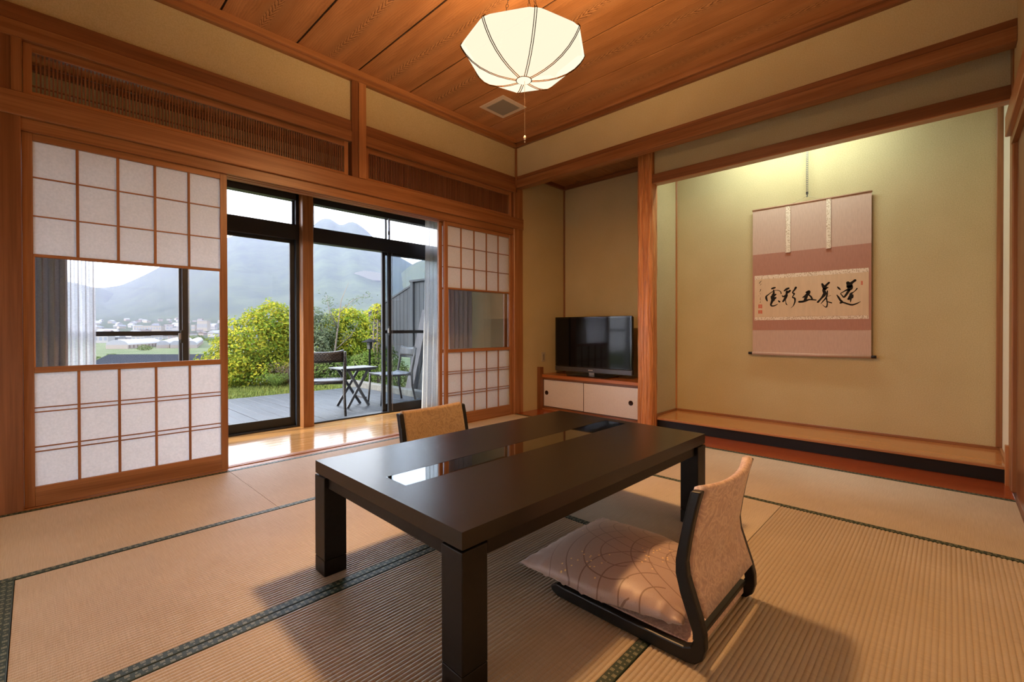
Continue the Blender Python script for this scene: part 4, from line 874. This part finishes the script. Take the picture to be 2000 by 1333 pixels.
# -------- leaves
def leafm(name, cols, rough=.5):
    m, n, l, b = newmat(name); g = n.new('ShaderNodeNewGeometry'); r = ramp(n, cols); r.color_ramp.interpolation = 'LINEAR'; l.new(g.outputs['Random Per Island'], r.inputs[0])
    tc_ = n.new('ShaderNodeTexCoord'); nn_ = n.new('ShaderNodeTexNoise'); nn_.inputs['Scale'].default_value = 2.2; nn_.inputs['Detail'].default_value = 2; l.new(tc_.outputs['Object'], nn_.inputs[0])
    f_ = M_(n, l, 'ADD', M_(n, l, 'MULTIPLY', g.outputs['Random Per Island'], .55), M_(n, l, 'MULTIPLY', M_(n, l, 'SUBTRACT', nn_.outputs[0], .25), .9), True); l.new(f_, r.inputs[0])
    out = n['Material Output']; n.remove(b); d = n.new('ShaderNodeBsdfDiffuse'); t = n.new('ShaderNodeBsdfTranslucent'); mx = n.new('ShaderNodeMixShader'); mx.inputs[0].default_value = .35
    l.new(r.outputs[0], d.inputs[0]); l.new(r.outputs[0], t.inputs[0]); l.new(d.outputs[0], mx.inputs[1]); l.new(t.outputs[0], mx.inputs[2]); l.new(mx.outputs[0], out.inputs[0]); return m
YG = leafm('yellow_green_leaves', [(0, (.045, .085, .012)), (.3, (.11, .165, .02)), (.55, (.23, .25, .028)), (.8, (.36, .31, .03)), (1, (.42, .33, .035))])
MG = leafm('green_leaves', [(0, (0.0284, 0.0567, 0.0158)), (0.5, (0.0819, 0.1197, 0.0315)), (1, (0.1638, 0.1764, 0.063))]); SG = leafm('sage_leaves', [(0, (0.0504, 0.0693, 0.0378)), (0.5, (0.1008, 0.126, 0.0756)), (1, (0.1575, 0.1764, 0.1071))])
LG = leafm('bright_fern_leaves', [(0, (0.0693, 0.126, 0.0252)), (0.5, (0.1323, 0.189, 0.0441)), (1, (0.2079, 0.2394, 0.0882))]); PK = leafm('dry_pink_plumes', [(0, (0.1235, 0.0823, 0.0588)), (0.5, (0.1823, 0.1294, 0.1)), (1, (0.2411, 0.194, 0.1646))]); BARK = plain('bark', (.13, .10, .08), .9)
def leaf(bm, c, n_, L_, w, rd):
    n_ = Vector(n_).normalized(); a = n_.cross(Vector((rd.uniform(-1, 1), rd.uniform(-1, 1), rd.uniform(-1, 1)))); a.normalize(); b_ = n_.cross(a); c = Vector(c)
    v = [bm.verts.new(c-a*L_*.5), bm.verts.new(c+b_*w*.5+n_*L_*.08), bm.verts.new(c+a*L_*.5-n_*L_*.12), bm.verts.new(c-b_*w*.5+n_*L_*.08)]
    bm.faces.new((v[0], v[1], v[2])); bm.faces.new((v[0], v[2], v[3]))
def bush(name, label, lobes, nleaf, mt, size=.05, seed=1, cat='bush', group=None, floor_z=-.16, stems=5):
    """lobes: (x, y, z, rx, ry, rz)"""
    rd = random.Random(seed); cx_ = sum(q[0] for q in lobes)/len(lobes); cy_ = sum(q[1] for q in lobes)/len(lobes)
    t = thing(name, label, cat, (cx_, cy_, floor_z), 0, group); bm = bmesh.new(); tot = sum(q[3]*q[5] for q in lobes)
    for q in lobes:
        k = int(nleaf*q[3]*q[5]/tot)
        for _ in range(k):
            d = Vector((rd.gauss(0, 1), rd.gauss(0, 1), rd.gauss(0, 1))).normalized(); rr = rd.uniform(.55, 1.0)**.5*(1+.10*sin(d.x*7+d.z*5+q[0]*3)+.07*sin(d.y*11+d.z*9))
            p = Vector((q[0]+d.x*q[3]*rr, q[1]+d.y*q[4]*rr, q[2]+d.z*q[5]*rr))
            if p.z < floor_z+.03: continue
            nn = (d+Vector((rd.uniform(-.7, .7), rd.uniform(-.7, .7), rd.uniform(-.2, .9)))); s = size*rd.uniform(.7, 1.35)
            leaf(bm, p-Vector((cx_, cy_, floor_z)), nn, s*1.5, s*.8, rd)
    o = obj('foliage', bm, mt, t); o['kind'] = 'stuff'
    for k in range(stems):
        q = lobes[rd.randrange(len(lobes))]; bm = bmesh.new(); a = Vector((q[0]+rd.uniform(-.3, .3)*q[3]-cx_, q[1]-cy_, 0)); e_ = Vector((q[0]+rd.uniform(-.6, .6)*q[3]-cx_, q[1]-cy_+rd.uniform(-.3, .3)*q[4], q[2]-floor_z+q[5]*.5))
        mid = (a+e_)/2+Vector((rd.uniform(-.1, .1), 0, 0)); tube(bm, [a, mid, e_], [.018, .012, .005], 6); obj('stem', bm, BARK, t, True)
    return t
bush('hedge', 'large yellow-green hedge beyond the lawn left of the wooden post',
     [(2.75, 10.2, .35, .60, .50, .60), (3.05, 10.3, .62, .62, .55, .72), (3.5, 10.4, .75, .62, .55, .82), (3.85, 10.5, .60, .55, .5, .75), (2.55, 10.1, .12, .45, .42, .40), (3.2, 10.0, .12, .6, .45, .42), (3.75, 10.1, .12, .55, .45, .42), (3.55, 10.45, 1.15, .40, .4, .46), (4.3, 10.7, .5, .5, .5, .7)], 17000, YG, .046, 2)
bush('hedge', 'rounded yellow-green bush seen between the wooden post and the open sash',
     [(4.95, 10.1, .55, .50, .5, .60), (5.25, 10.2, .85, .48, .5, .60), (4.75, 10.1, .95, .36, .4, .45), (5.05, 10.2, 1.12, .42, .4, .38), (5.3, 10.0, .2, .5, .4, .42)], 11000, YG, .044, 6)
bush('shrub', 'grey-green shrub behind the back of the wicker chair', [(4.22, 9.8, .45, .34, .4, .55), (4.35, 9.9, .95, .30, .35, .40), (4.15, 10.0, 1.25, .22, .3, .25)], 3600, SG, .034, 9)
bush('shrub', 'yellow bush just left of the sliding sash stile', [(5.95, 10.6, .95, .42, .4, .50), (6.2, 10.8, 1.25, .35, .4, .36), (5.9, 10.5, .45, .45, .4, .45)], 5200, YG, .042, 12)
bush('shrub', 'low green shrub behind the folding table', [(4.35, 9.35, .10, .5, .4, .30), (5.0, 9.3, .12, .5, .4, .34)], 4200, MG, .036, 14)
bush('shrub', 'bright feathery green plant beside the deck curb', [(4.80, 8.95, .16, .34, .30, .32), (5.02, 8.8, .26, .32, .3, .32), (4.72, 8.75, .0, .28, .25, .22)], 6200, LG, .024, 17)
bush('shrub', 'small green shrub at the foot of the fence', [(4.70, 7.5, .12, .20, .28, .30), (4.78, 7.9, .30, .18, .2, .35)], 2200, MG, .028, 21)
bush('shrub', 'yellow climbing leaves at the far end of the fence', [(5.05, 8.9, .85, .14, .25, .55), (5.0, 8.7, 1.35, .10, .2, .18)], 1500, YG, .034, 23)
def plume(x_, y_, n_, h, label, mt, seed, cat='grass clump', spread=.25):
    rd = random.Random(seed); t = thing('grass_clump', label, cat, (x_, y_, -.16)); bm = bmesh.new()
    for _ in range(n_):
        a = rd.uniform(0, 2*pi); hh = h*rd.uniform(.6, 1.1); rr = spread*rd.uniform(.2, 1); dx, dy = cos(a), sin(a); prev = None
        for k in range(5):
            s = k/4; c_ = Vector((dx*rr*s*s*1.3+dx*.03, dy*rr*s*s+dy*.03, hh*(s-.25*s*s))); w = .006*(1-s)+.0012; sd = Vector((-dy, dx, 0))*w
            v = (bm.verts.new(c_-sd), bm.verts.new(c_+sd))
            if prev: bm.faces.new((prev[0], prev[1], v[1], v[0]))
            prev = v
    obj('blades', bm, mt, t)['kind'] = 'stuff'
    bm = bmesh.new()
    for _ in range(n_):
        a = rd.uniform(0, 2*pi); rr = spread*rd.uniform(.3, 1.1); leaf(bm, (cos(a)*rr, sin(a)*rr*.6, h*rd.uniform(.6, .95)), (rd.uniform(-1, 1), rd.uniform(-1, 1), .3), .05, .012, rd)
    obj('seed_heads', bm, mt, t)['kind'] = 'stuff'
plume(3.55, 9.55, 260, .50, 'dry pinkish grass plumes in front of the large hedge', PK, 31, spread=.4)
plume(4.05, 9.5, 200, .48, 'dry pinkish grass plumes just left of the wooden post', PK, 32, spread=.3)
plume(5.0, 9.3, 220, .62, 'pale dry grass below the garden lantern', PK, 33, spread=.3)
plume(3.2, 9.35, 200, .30, 'green fern-like clump at the foot of the large hedge', LG, 34, spread=.25)
# sapling with sparse leaves
sp_ = thing('sapling', 'thin sapling with sparse leaves rising against the mountain', 'tree', (4.5, 9.4, -.16)); rd = random.Random(3)
for nm, pts_, r_ in (('stem', [(0, 0, 0), (-.12, .0, .6), (-.05, .0, 1.15), (.03, 0, 1.75), (.20, 0, 2.15)], [.03, .022, .016, .009, .003]), ('branch', [(-.05, 0, 1.15), (-.22, 0, 1.5), (-.30, 0, 1.85)], [.012, .008, .003]), ('branch', [(0, 0, 1.5), (.35, .1, 1.78), (.75, .1, 1.92)], [.01, .007, .003]), ('branch', [(-.1, 0, .7), (.2, -.1, 1.0), (.36, -.1, 1.3)], [.012, .008, .004])):
    bm = bmesh.new(); tube(bm, pts_, r_, 6); obj(nm, bm, BARK, sp_, True)
bm = bmesh.new()
for a, b_, k in (((-.05, 0, 1.3), (-.32, 0, 1.85), 90), ((.25, .1, 1.7), (.78, .1, 1.93), 60), ((.0, -.1, .9), (.36, -.1, 1.3), 90), ((-.35, 0, .9), (-.1, 0, 1.5), 120)):
    for _ in range(k):
        t_ = rd.random(); p = Vector(a).lerp(Vector(b_), t_)+Vector((rd.gauss(0, .07), rd.gauss(0, .07), rd.gauss(0, .05))); leaf(bm, p, (rd.uniform(-1, 1), rd.uniform(-1, 1), 1), .07, .022, rd)
obj('leaves', bm, SG, sp_)['kind'] = 'stuff'
# garden lantern
gl = thing('garden_lantern', 'dark garden lantern on a post between the bushes', 'lantern', (4.72, 8.55, -.16)); BLK = plain('lantern_black', (.012, .012, .014), .9, spec=.1)
bm = bmesh.new(); lathe(bm, [(.02, 0), (.02, .72), (.03, .73)], seg=10); obj('post', bm, BLK, gl, True)
bm = bmesh.new(); lathe(bm, [(.055, .73), (.065, .86), (.05, .87)], seg=6); obj('lantern_body', bm, plain('lantern_glass', (.03, .03, .03), .4), gl)
bm = bmesh.new(); lathe(bm, [(.16, .87), (.15, .885), (.06, .92), (.01, .95)], seg=16); obj('lantern_roof', bm, BLK, gl, True)
# -------- fence
FN = wood('weathered_fence', (.018, .018, .021), (.040, .041, .045), 'Z', rough=.8, bstr=.2)
fe = thing('fence', 'tall weathered grey board fence at the right of the garden', 'fence', (5.0, 7.2, -.2))
yy = 5.2
while yy < 7.38: B('fence_board', (5.0, 5.022, yy, yy+.118, -.2, 1.87), FN, fe, .003); yy += .125
yy = 7.46; 
while yy < 9.2:
    zt_ = 1.83-(yy-7.46)*.30; B('fence_board', (5.06, 5.08, yy, yy+.118, .42 if yy < 8.2 else .2, zt_), FN, fe, .003); yy += .125
B('fence_post', (4.955, 5.045, 7.36, 7.45, -.2, 1.90), FN, fe, .004); B('fence_post', (4.955, 5.045, 6.30, 6.38, -.2, 1.86), FN, fe, .004); B('fence_post', (4.955, 5.045, 6.86, 6.92, -.2, 1.86), FN, fe, .004)
B('top_cap', (4.95, 5.08, 5.2, 7.47, 1.87, 1.91), FN, fe, .003)
bm = bmesh.new(); bar(bm, (.07, 7.46-7.2, 1.85+.2), (.07, 9.2-7.2, 1.33+.2), .05, .035); obj('sloping_cap', bm, FN, fe)
# leaning plank
pk = thing('leaning_plank', 'long weathered plank leaning against the fence beyond the sash', 'plank', (4.25, 6.6, ZD))
bm = bmesh.new(); bar(bm, (0, -.15, .005), (.68, .30, 1.42), .13, .03); obj('plank', bm, wood('pale_plank', (.045, .038, .040), (.09, .08, .082), 'Z', rough=.8), pk)
bm = bmesh.new(); bar(bm, (.12, -.15, .005), (.72, .30, 1.10), .05, .06); obj('batten', bm, FN, pk)
# -------- wicker chairs and folding table
def wicker():
    m, n, l, b = newmat('dark_wicker'); t = n.new('ShaderNodeTexCoord'); ch = n.new('ShaderNodeTexChecker'); ch.inputs['Scale'].default_value = 55; l.new(t.outputs['Object'], ch.inputs[0])
    ch.inputs[1].default_value = (.012, .011, .012, 1); ch.inputs[2].default_value = (.05, .045, .045, 1); l.new(ch.outputs[0], b.inputs['Base Color']); b.inputs['Roughness'].default_value = .4
    bump(n, l, b, ch.outputs[1], .6, .004); return m
WK = wicker(); SEATG = plain('wicker_seat_grey', (0.0785, 0.0809, 0.0924), .45, noise=.15, bscale=60)
def wchair(label, loc, rz):
    """seat faces +y; back at -y"""
    t = thing('wicker_chair', label, 'chair', loc, rz, None)
    bm = bmesh.new(); rows = []
    for j in range(9):
        v = j/8; row = []
        for i in range(11):
            u = -1+2*i/10; row.append(bm.verts.new((u*.235, .20-.42*v, .425-.025*(1-u*u)*(1-abs(2*v-1)**3)+.02*(v > .9))))
        rows.append(row)
    for j in range(8):
        for i in range(10): bm.faces.new((rows[j][i], rows[j][i+1], rows[j+1][i+1], rows[j+1][i]))
    o = obj('seat', bm, SEATG, t, True); md = o.modifiers.new('s', 'SOLIDIFY'); md.thickness = .02
    bm = bmesh.new(); tube(bm, [(-.24, .21, .42), (.24, .21, .42), (.24, -.22, .41), (-.24, -.22, .41)], .014, 8, True); obj('seat_frame', bm, WK, t, True)
    bm = bmesh.new(); rows = []
    for j in range(5):
        v = j/4; row = []
        for i in range(13):
            u = -1+2*i/12; row.append(bm.verts.new((u*.235, -.285-.05*(1-u*u)-.02*v, .67+.125*v+.02*u*u*0+.025*abs(u)**3*v)))
        rows.append(row)
    for j in range(4):
        for i in range(12): bm.faces.new((rows[j][i], rows[j][i+1], rows[j+1][i+1], rows[j+1][i]))
    o = obj('backrest', bm, WK, t, True); md = o.modifiers.new('s', 'SOLIDIFY'); md.thickness = .028
    for s in (-1, 1):
        bm = bmesh.new(); tube(bm, [(s*.245, -.30, .80), (s*.245, -.28, .66), (s*.24, -.24, .45), (s*.24, -.25, .25), (s*.25, -.30, .0)], [.018, .02, .02, .017, .015], 8); obj('leg', bm, WK, t, True)
        bm = bmesh.new(); tube(bm, [(s*.235, .20, .41), (s*.24, .21, .2), (s*.25, .225, 0)], [.018, .016, .014], 8); obj('leg', bm, WK, t, True)
    return t
wchair('dark wicker chair nearest the wooden post, its back to the room', (2.53, 5.73, ZD+.002), -.44)
wchair('dark wicker chair seen partly through the stacked glass sashes', (3.60, 5.95, ZD+.002), 1.42)
ft = thing('folding_table', 'small dark slatted folding table between the two wicker chairs', 'table', (3.08, 6.03, ZD), .0); TBM = plain('table_charcoal', (.035, .035, .04), .4); TBT = plain('table_slate', (0.037, 0.0393, 0.0439), .4)
for k in range(6): 
    bm = bmesh.new(); box(bm, -.27+.0915*k, -.27+.0915*k+.085, -.19, .19, .530, .546); obj('slat', bm, TBT, ft, False, .002)
for s in (-1, 1):
    bm = bmesh.new(); box(bm, -.25, .25, s*.16-.012, s*.16+.012, .505, .529); obj('rail', bm, TBM, ft, False, .002)
    bm = bmesh.new(); bar(bm, (-.165, s*.15, .003), (.15, s*.13, .51), .02, .034); obj('leg', bm, TBM, ft); bm = bmesh.new(); bar(bm, (.165, s*.12, .003), (-.15, s*.16, .51), .02, .034); obj('leg', bm, TBM, ft)
bm = bmesh.new(); box(bm, .105, .13, -.13, .13, .10, .13); obj('stretcher', bm, TBM, ft, False, .002)
# ================================================================ DISTANT VALLEY
def ppos(px, py, depth):
    d = fwd + rgt*((px-CX)/FPX) + upv*((CY-py)/FPX); return Vector((0, 0, .975)) + d*depth
def hz_(px, depth):                # ground point along a pixel column
    p = ppos(px, 648, depth); return p.x, p.y
bm = bmesh.new(); ds = [6, 9.5, 13, 16, 22, 30, 45, 60, 85, 110, 160, 220, 300, 430, 560, 700, 850, 1000, 1200, 1500]; cols = list(range(-1400, 3300, 100)); g = []
rd = random.Random(8)
for d_ in ds:
    row = []
    for px in cols:
        x_, y_ = hz_(px, d_*1.0); z_ = ground_z(d_)+(rd.uniform(-.6, .6) if d_ > 600 else 0); row.append(bm.verts.new((x_, y_, z_)))
    g.append(row)
for j in range(13):
    for i in range(len(cols)-1): bm.faces.new((g[j][i], g[j][i+1], g[j+1][i+1], g[j+1][i]))
g2 = [[v.co.copy() for v in row] for row in g[13:]]
struct(obj('ground', bm, FIELD, None, True), 'green fields of the valley floor')
bm = bmesh.new(); g = [[bm.verts.new(p) for p in row] for row in g2]
for j in range(len(g)-1):
    for i in range(len(cols)-1): bm.faces.new((g[j][i], g[j][i+1], g[j+1][i+1], g[j+1][i]))
struct(obj('ground', bm, FOREST, None, True), 'darker wooded ground around the distant town')
def mountain(label, prof_, d0, d1, z0, mt, seed, nn=26, amp=1.0, back=.35):
    rd = random.Random(seed); bm = bmesh.new(); g = []; px0_, px1_ = prof_[0][0], prof_[-1][0]; st_ = 9
    pxs = [px0_+st_*i for i in range(int((px1_-px0_)/st_)+1)]
    def hgt(px):
        for (a, ya_), (b_, yb_) in zip(prof_[:-1], prof_[1:]):
            if px <= b_: return ya_+(yb_-ya_)*(px-a)/(b_-a)
        return prof_[-1][1]
    ph_ = [rd.uniform(0, 6.28) for _ in range(6)]
    for j in range(nn+6):
        t = j/nn; row = []
        for px in pxs:
            top = ppos(px, hgt(px), d1); 
            if t <= 1:
                dd = d0+(d1-d0)*t; k = t**1.35; base = z0; hh = base+(top.z-base)*k
                rib = (abs(sin(px*.021+ph_[0]+1.6*sin(t*3+ph_[1])))+.5*abs(sin(px*.057+ph_[2]+t*5))+.25*abs(sin(px*.13+t*11+ph_[3])))*26*amp*sin(pi*min(1, t*1.0))*(.35+t)
                hh -= rib*(1-t)**.6
                hh += rd.uniform(-1, 1)*3*amp*sin(pi*t)
            else:
                dd = d1*(1+(t-1)*back*3); hh = top.z*(1-(t-1)*2.2)
            p = ppos(px, 648, dd); row.append(bm.verts.new((p.x, p.y, hh)))
        g.append(row)
    for j in range(len(g)-1):
        for i in range(len(pxs)-1): bm.faces.new((g[j][i], g[j][i+1], g[j+1][i+1], g[j+1][i]))
    return struct(obj('mountain', bm, mt, None, True), label)
mountain('broad wooded mountain with twin peaks beyond the valley',
  [(-1200, 600), (-600, 560), (-200, 590), (60, 585), (130, 568), (185, 562), (205, 562), (235, 558), (260, 548), (290, 534), (320, 518), (345, 503), (400, 478), (440, 466), (460, 460), (475, 456), (485, 461), (497, 457), (508, 463), (540, 466), (575, 466), (600, 460), (612, 441), (622, 432), (632, 427), (645, 428), (656, 434), (667, 442), (677, 436), (686, 433), (695, 435), (706, 442), (716, 450), (727, 461), (745, 478), (775, 499), (805, 516), (850, 545), (1000, 590), (1400, 600), (2400, 610)], 1350, 3300, 30, FOREST, 3)
mountain('green shoulder hill at the right behind the fence', [(640, 660), (700, 600), (760, 556), (800, 520), (815, 512), (830, 507), (870, 498), (920, 505), (1000, 540), (1300, 600), (1700, 640)], 1500, 2800, 30, grassm('meadow_hill', (0.0315, 0.0399, 0.0168), (0.063, 0.0672, 0.0294), .006, 6), 5, amp=.4)
mountain('dark wooded foothill at the left end of the valley', [(-900, 560), (-300, 530), (0, 535), (90, 545), (150, 553), (184, 562), (200, 564), (220, 572), (240, 583), (262, 597), (300, 618), (340, 632), (400, 640)], 1900, 2900, 40, FOREST, 9, amp=.6)
# quarry scar on the slope
bm = bmesh.new(); scar = [(683, 541), (695, 532), (712, 529), (728, 531), (745, 534), (752, 538), (752, 549), (735, 548), (715, 547), (695, 546)]
f_ = []
for px, py in scar:
    f_.append(bm.verts.new(ppos(px, py, 2250)))
bk = [bm.verts.new(ppos(px, py, 2300)) for px, py in scar]
bm.faces.new(f_); bm.faces.new(bk[::-1])
for i in range(len(scar)): bm.faces.new((f_[i], f_[(i+1) % len(scar)], bk[(i+1) % len(scar)], bk[i]))
struct(obj('mountain_quarry', bm, plain('quarry_rock', (.050, .052, .047), .9), None), 'pale quarry scar on the mountain slope')
# town
WALLC = [plain('town_white', (0.1848, 0.1825, 0.1779), .8), plain('town_cream', (0.1802, 0.1617, 0.134), .8), plain('town_rose', (0.1709, 0.1386, 0.1247), .8)]; ROOFC = [plain('roof_grey', (0.0693, 0.0762, 0.0878), .7), plain('roof_pale', (0.1432, 0.1478, 0.1571), .7), plain('roof_brown', (0.0693, 0.0508, 0.0416), .7)]
WIN = plain('far_window', (.10, .12, .15), .4)
def bld(name, label, px, depth, w, dp, h, flat=False, rz=None, group=None, wc=0, rc=0, z=None, wins=0):
    x_, y_ = hz_(px, depth); z_ = ground_z(depth)-.3 if z is None else z
    t = thing(name, label, 'building', (x_, y_, z_), YAW-pi/2+.2 if rz is None else rz, group)
    bm = bmesh.new(); box(bm, -w/2, w/2, -dp/2, dp/2, 0, h); obj('walls', bm, WALLC[wc], t)
    bm = bmesh.new()
    if flat: box(bm, -w/2-.3, w/2+.3, -dp/2-.3, dp/2+.3, h, h+.5)
    else: prism(bm, [(-dp/2-.6, h-.15), (dp/2+.6, h-.15), (0, h+dp*.33)], 'X', -w/2-.5, w/2+.5)
    obj('roof', bm, ROOFC[rc], t)
    if wins:
        for k in range(wins):
            bm = bmesh.new(); cx__ = -w/2+w*(k+.5)/wins; box(bm, cx__-w/wins*.28, cx__+w/wins*.28, -dp/2-.06, -dp/2, h*.35, h*.72); obj('window', bm, WIN, t)
    return t
rd = random.Random(21)
bld('school_building', 'long cream building in the middle of the valley town', 292, 760, 40, 12, 9, True, wc=1, rc=1, wins=10)
bld('apartment_building', 'tall cream block in the town just left of the hedge', 398, 760, 15, 12, 17, True, wc=1, rc=1, wins=5)
bld('apartment_building', 'stubby cream block beside the tall block left of the hedge', 380, 770, 6, 10, 10, True, wc=1, rc=1, wins=2)
bld('warehouse', 'long low white shed right of the cream school building', 327, 800, 22, 12, 7, True, wc=0, rc=1, wins=4)
bld('warehouse', 'white shed beside the sheer curtain in the town', 192, 640, 18, 14, 8, True, wc=0, rc=1, wins=4)
bld('warehouse', 'cream shed with a rose roof near the sheer curtain', 212, 620, 22, 10, 4.5, False, wc=1, rc=1, wins=5)
bld('house', 'white box house behind the fields beside the sheer curtain', 199, 330, 12, 8, 6.2, True, wc=0, rc=1, wins=4)
bld('house', 'gabled house second from the sheer curtain behind the fields', 224, 340, 9, 8, 4.2, wc=0, rc=1, wins=3)
bld('house', 'gabled house with pale roof in the middle of the field edge', 252, 352, 7, 7, 4.0, wc=0, rc=1, wins=3)
bld('house', 'two storey gabled house right of the middle of the field edge', 276, 325, 8, 8, 5.6, wc=0, rc=0, wins=3)
bld('house', 'wide pale house near the window stile behind the fields', 303, 380, 15, 8, 4.6, wc=0, rc=1, wins=5)
bld('house', 'small rose house next to the window stile behind the fields', 330, 400, 10, 8, 4.6, wc=2, rc=1, wins=3)
taken = [(*hz_(p_, q_), 9) for p_, q_ in ((199, 330), (224, 340), (252, 352), (276, 325), (303, 380), (330, 400))] + [(*hz_(p_, q_), r_) for p_, q_, r_ in ((292, 760, 26), (398, 760, 16), (380, 770, 12), (327, 800, 18), (192, 640, 16), (212, 620, 16))]; placed = 0
while placed < 110:
    px = rd.uniform(100, 440); dp_ = rd.choice((rd.uniform(480, 900), rd.uniform(700, 1250), rd.uniform(900, 1330))); s = rd.uniform(.7, 1.3)
    hx_, hy_ = hz_(px, dp_)
    if any((hx_-a)**2+(hy_-b_)**2 < (c_+8.5*s)**2 for a, b_, c_ in taken): continue
    taken.append((hx_, hy_, 8.5*s)); placed += 1
    bld('town_house', 'small pale house among the distant town below the mountain', px, dp_, 10*s, 8*s, 4.2*s, rd.random() < .3, rz=rd.uniform(0, pi), group='distant town houses', wc=rd.choice((0, 0, 1, 2)), rc=rd.choice((0, 1, 1, 2)))
# greenhouses
GHM = plain('greenhouse_film', (0.1617, 0.1709, 0.1848), .35); GHW = plain('greenhouse_end', (0.1848, 0.1571, 0.134), .6)
def greenhouse(label, p0, p1, w, h):
    a, b_ = Vector((*hz_(*p0), 0)), Vector((*hz_(*p1), 0)); L_ = (b_-a).length; mid = (a+b_)/2; rz = math.atan2(b_.y-a.y, b_.x-a.x)
    t = thing('greenhouse', label, 'greenhouse', (mid.x, mid.y, -8.55), rz)
    pr = [(-w/2, h*.45)] + [(w/2*cos(pi-pi*k/10), h*.45+h*.55*sin(pi*k/10)) for k in range(1, 10)] + [(w/2, h*.45)]
    bm = bmesh.new(); prism(bm, pr, 'X', -L_/2, L_/2); obj('film_roof', bm, GHM, t, False)
    bm = bmesh.new(); box(bm, -L_/2-.05, L_/2+.05, -w/2, w/2, 0, h*.45); obj('side_walls', bm, GHW, t)
    for k in range(9):
        bm = bmesh.new(); box(bm, -L_/2+L_*(k+.3)/9, -L_/2+L_*(k+.62)/9, -w/2-.06, -w/2, h*.08, h*.4); obj('vent_opening', bm, plain('vent_shadow', (0.0809, 0.0554, 0.0462), .8) if k == 0 else bpy.data.materials['vent_shadow'], t)
greenhouse('long greenhouse with a curved film roof in the green field', (228, 224), (296, 258), 9, 4.6)
greenhouse('greenhouse showing its pale arched end beside the window stile', (318, 232), (346, 330), 5.4, 3.9)
greenhouse('second arched greenhouse right of the window stile', (345, 232), (367, 330), 5.4, 3.9)
greenhouse('third greenhouse just left of the hedge', (372, 232), (388, 330), 5.4, 3.9)
# dark roof of the neighbouring plot below the garden
DR = plain('dark_roof', (0.0231, 0.0266, 0.0323), .95, spec=0)
nr = thing('neighbour_roof', 'long dark flat roof below the garden beyond the lawn', 'roof', (0, 20, -1.0), 0)
def quadpts(pts, z0, z1, name, m, par):
    bm = bmesh.new(); lo = [bm.verts.new((p[0]-par.location.x, p[1]-par.location.y, z0-par.location.z)) for p in pts]; hi = [bm.verts.new((p[0]-par.location.x, p[1]-par.location.y, z1-par.location.z)) for p in pts]
    bm.faces.new(lo[::-1]); bm.faces.new(hi); n_ = len(pts)
    for i in range(n_): bm.faces.new((lo[i], lo[(i+1) % n_], hi[(i+1) % n_], hi[i]))
    return obj(name, bm, m, par)
a, b_, c_, d_ = hz_(212, 24), hz_(470, 24), hz_(470, 19), hz_(150, 15)
quadpts([d_, c_, b_, a], -.5, -.32, 'roof_slab', DR, nr); quadpts([hz_(152, 15.2), hz_(468, 19.2), hz_(468, 23.8), hz_(214, 23.8)], -3.5, -.5, 'walls', plain('roof_wall', (.08, .09, .1), .8), nr)
def fieldbush(label, px, depth, s, seed, g='field bushes'):
    x_, y_ = hz_(px, depth); bush('field_bush', label, [(x_, y_, ground_z(depth)+s*.5, s*1.3, s, s*.6)], 500, MG, s*.13, seed, 'bush', None, ground_z(depth), 0)
fieldbush('round green bush in the field beside the sheer curtain', 196, 120, 2.2, 41); fieldbush('low green bush in the field in front of the long greenhouse', 218, 150, 1.5, 42); fieldbush('dark bush against the middle of the long greenhouse', 283, 210, 2.3, 43)
for k in range(34):
    px = rd.uniform(150, 440); dd = rd.choice((rd.uniform(355, 380), rd.uniform(405, 600))); x_, y_ = hz_(px, dd); s = rd.uniform(2, 4)
    if any((x_-a)**2+(y_-b_)**2 < (c_+2.8*s)**2 for a, b_, c_ in taken): continue
    taken.append((x_, y_, 2.8*s))
    bush('field_tree', 'dark tree in the belt between the fields and the town', [(x_, y_, ground_z(dd)+s*.4, s*2.2, s, s*.55)], 140, MG, s*.32, 60+k, 'tree', 'trees between fields and town', ground_z(dd), 0)
# haze that fills the valley air
HZ = bpy.data.materials.new('valley_haze'); HZ.use_nodes = True; n = HZ.node_tree.nodes; l = HZ.node_tree.links; n.clear(); out = n.new('ShaderNodeOutputMaterial'); vs = n.new('ShaderNodeVolumeScatter'); vs.inputs['Color'].default_value = (.090, .092, .130, 1); vs.inputs['Density'].default_value = .00048; vs.inputs['Anisotropy'].default_value = .2; l.new(vs.outputs[0], out.inputs['Volume'])
bm = bmesh.new(); box(bm, -6000, 7000, 120, 6000, -80, 1000); hzo = obj('valley_haze', bm, HZ); tag(hzo, 'thin blue haze filling the air over the valley', 'haze', kind='stuff')
HZ.cycles.homogeneous_volume = True if hasattr(HZ, 'cycles') and hasattr(HZ.cycles, 'homogeneous_volume') else True
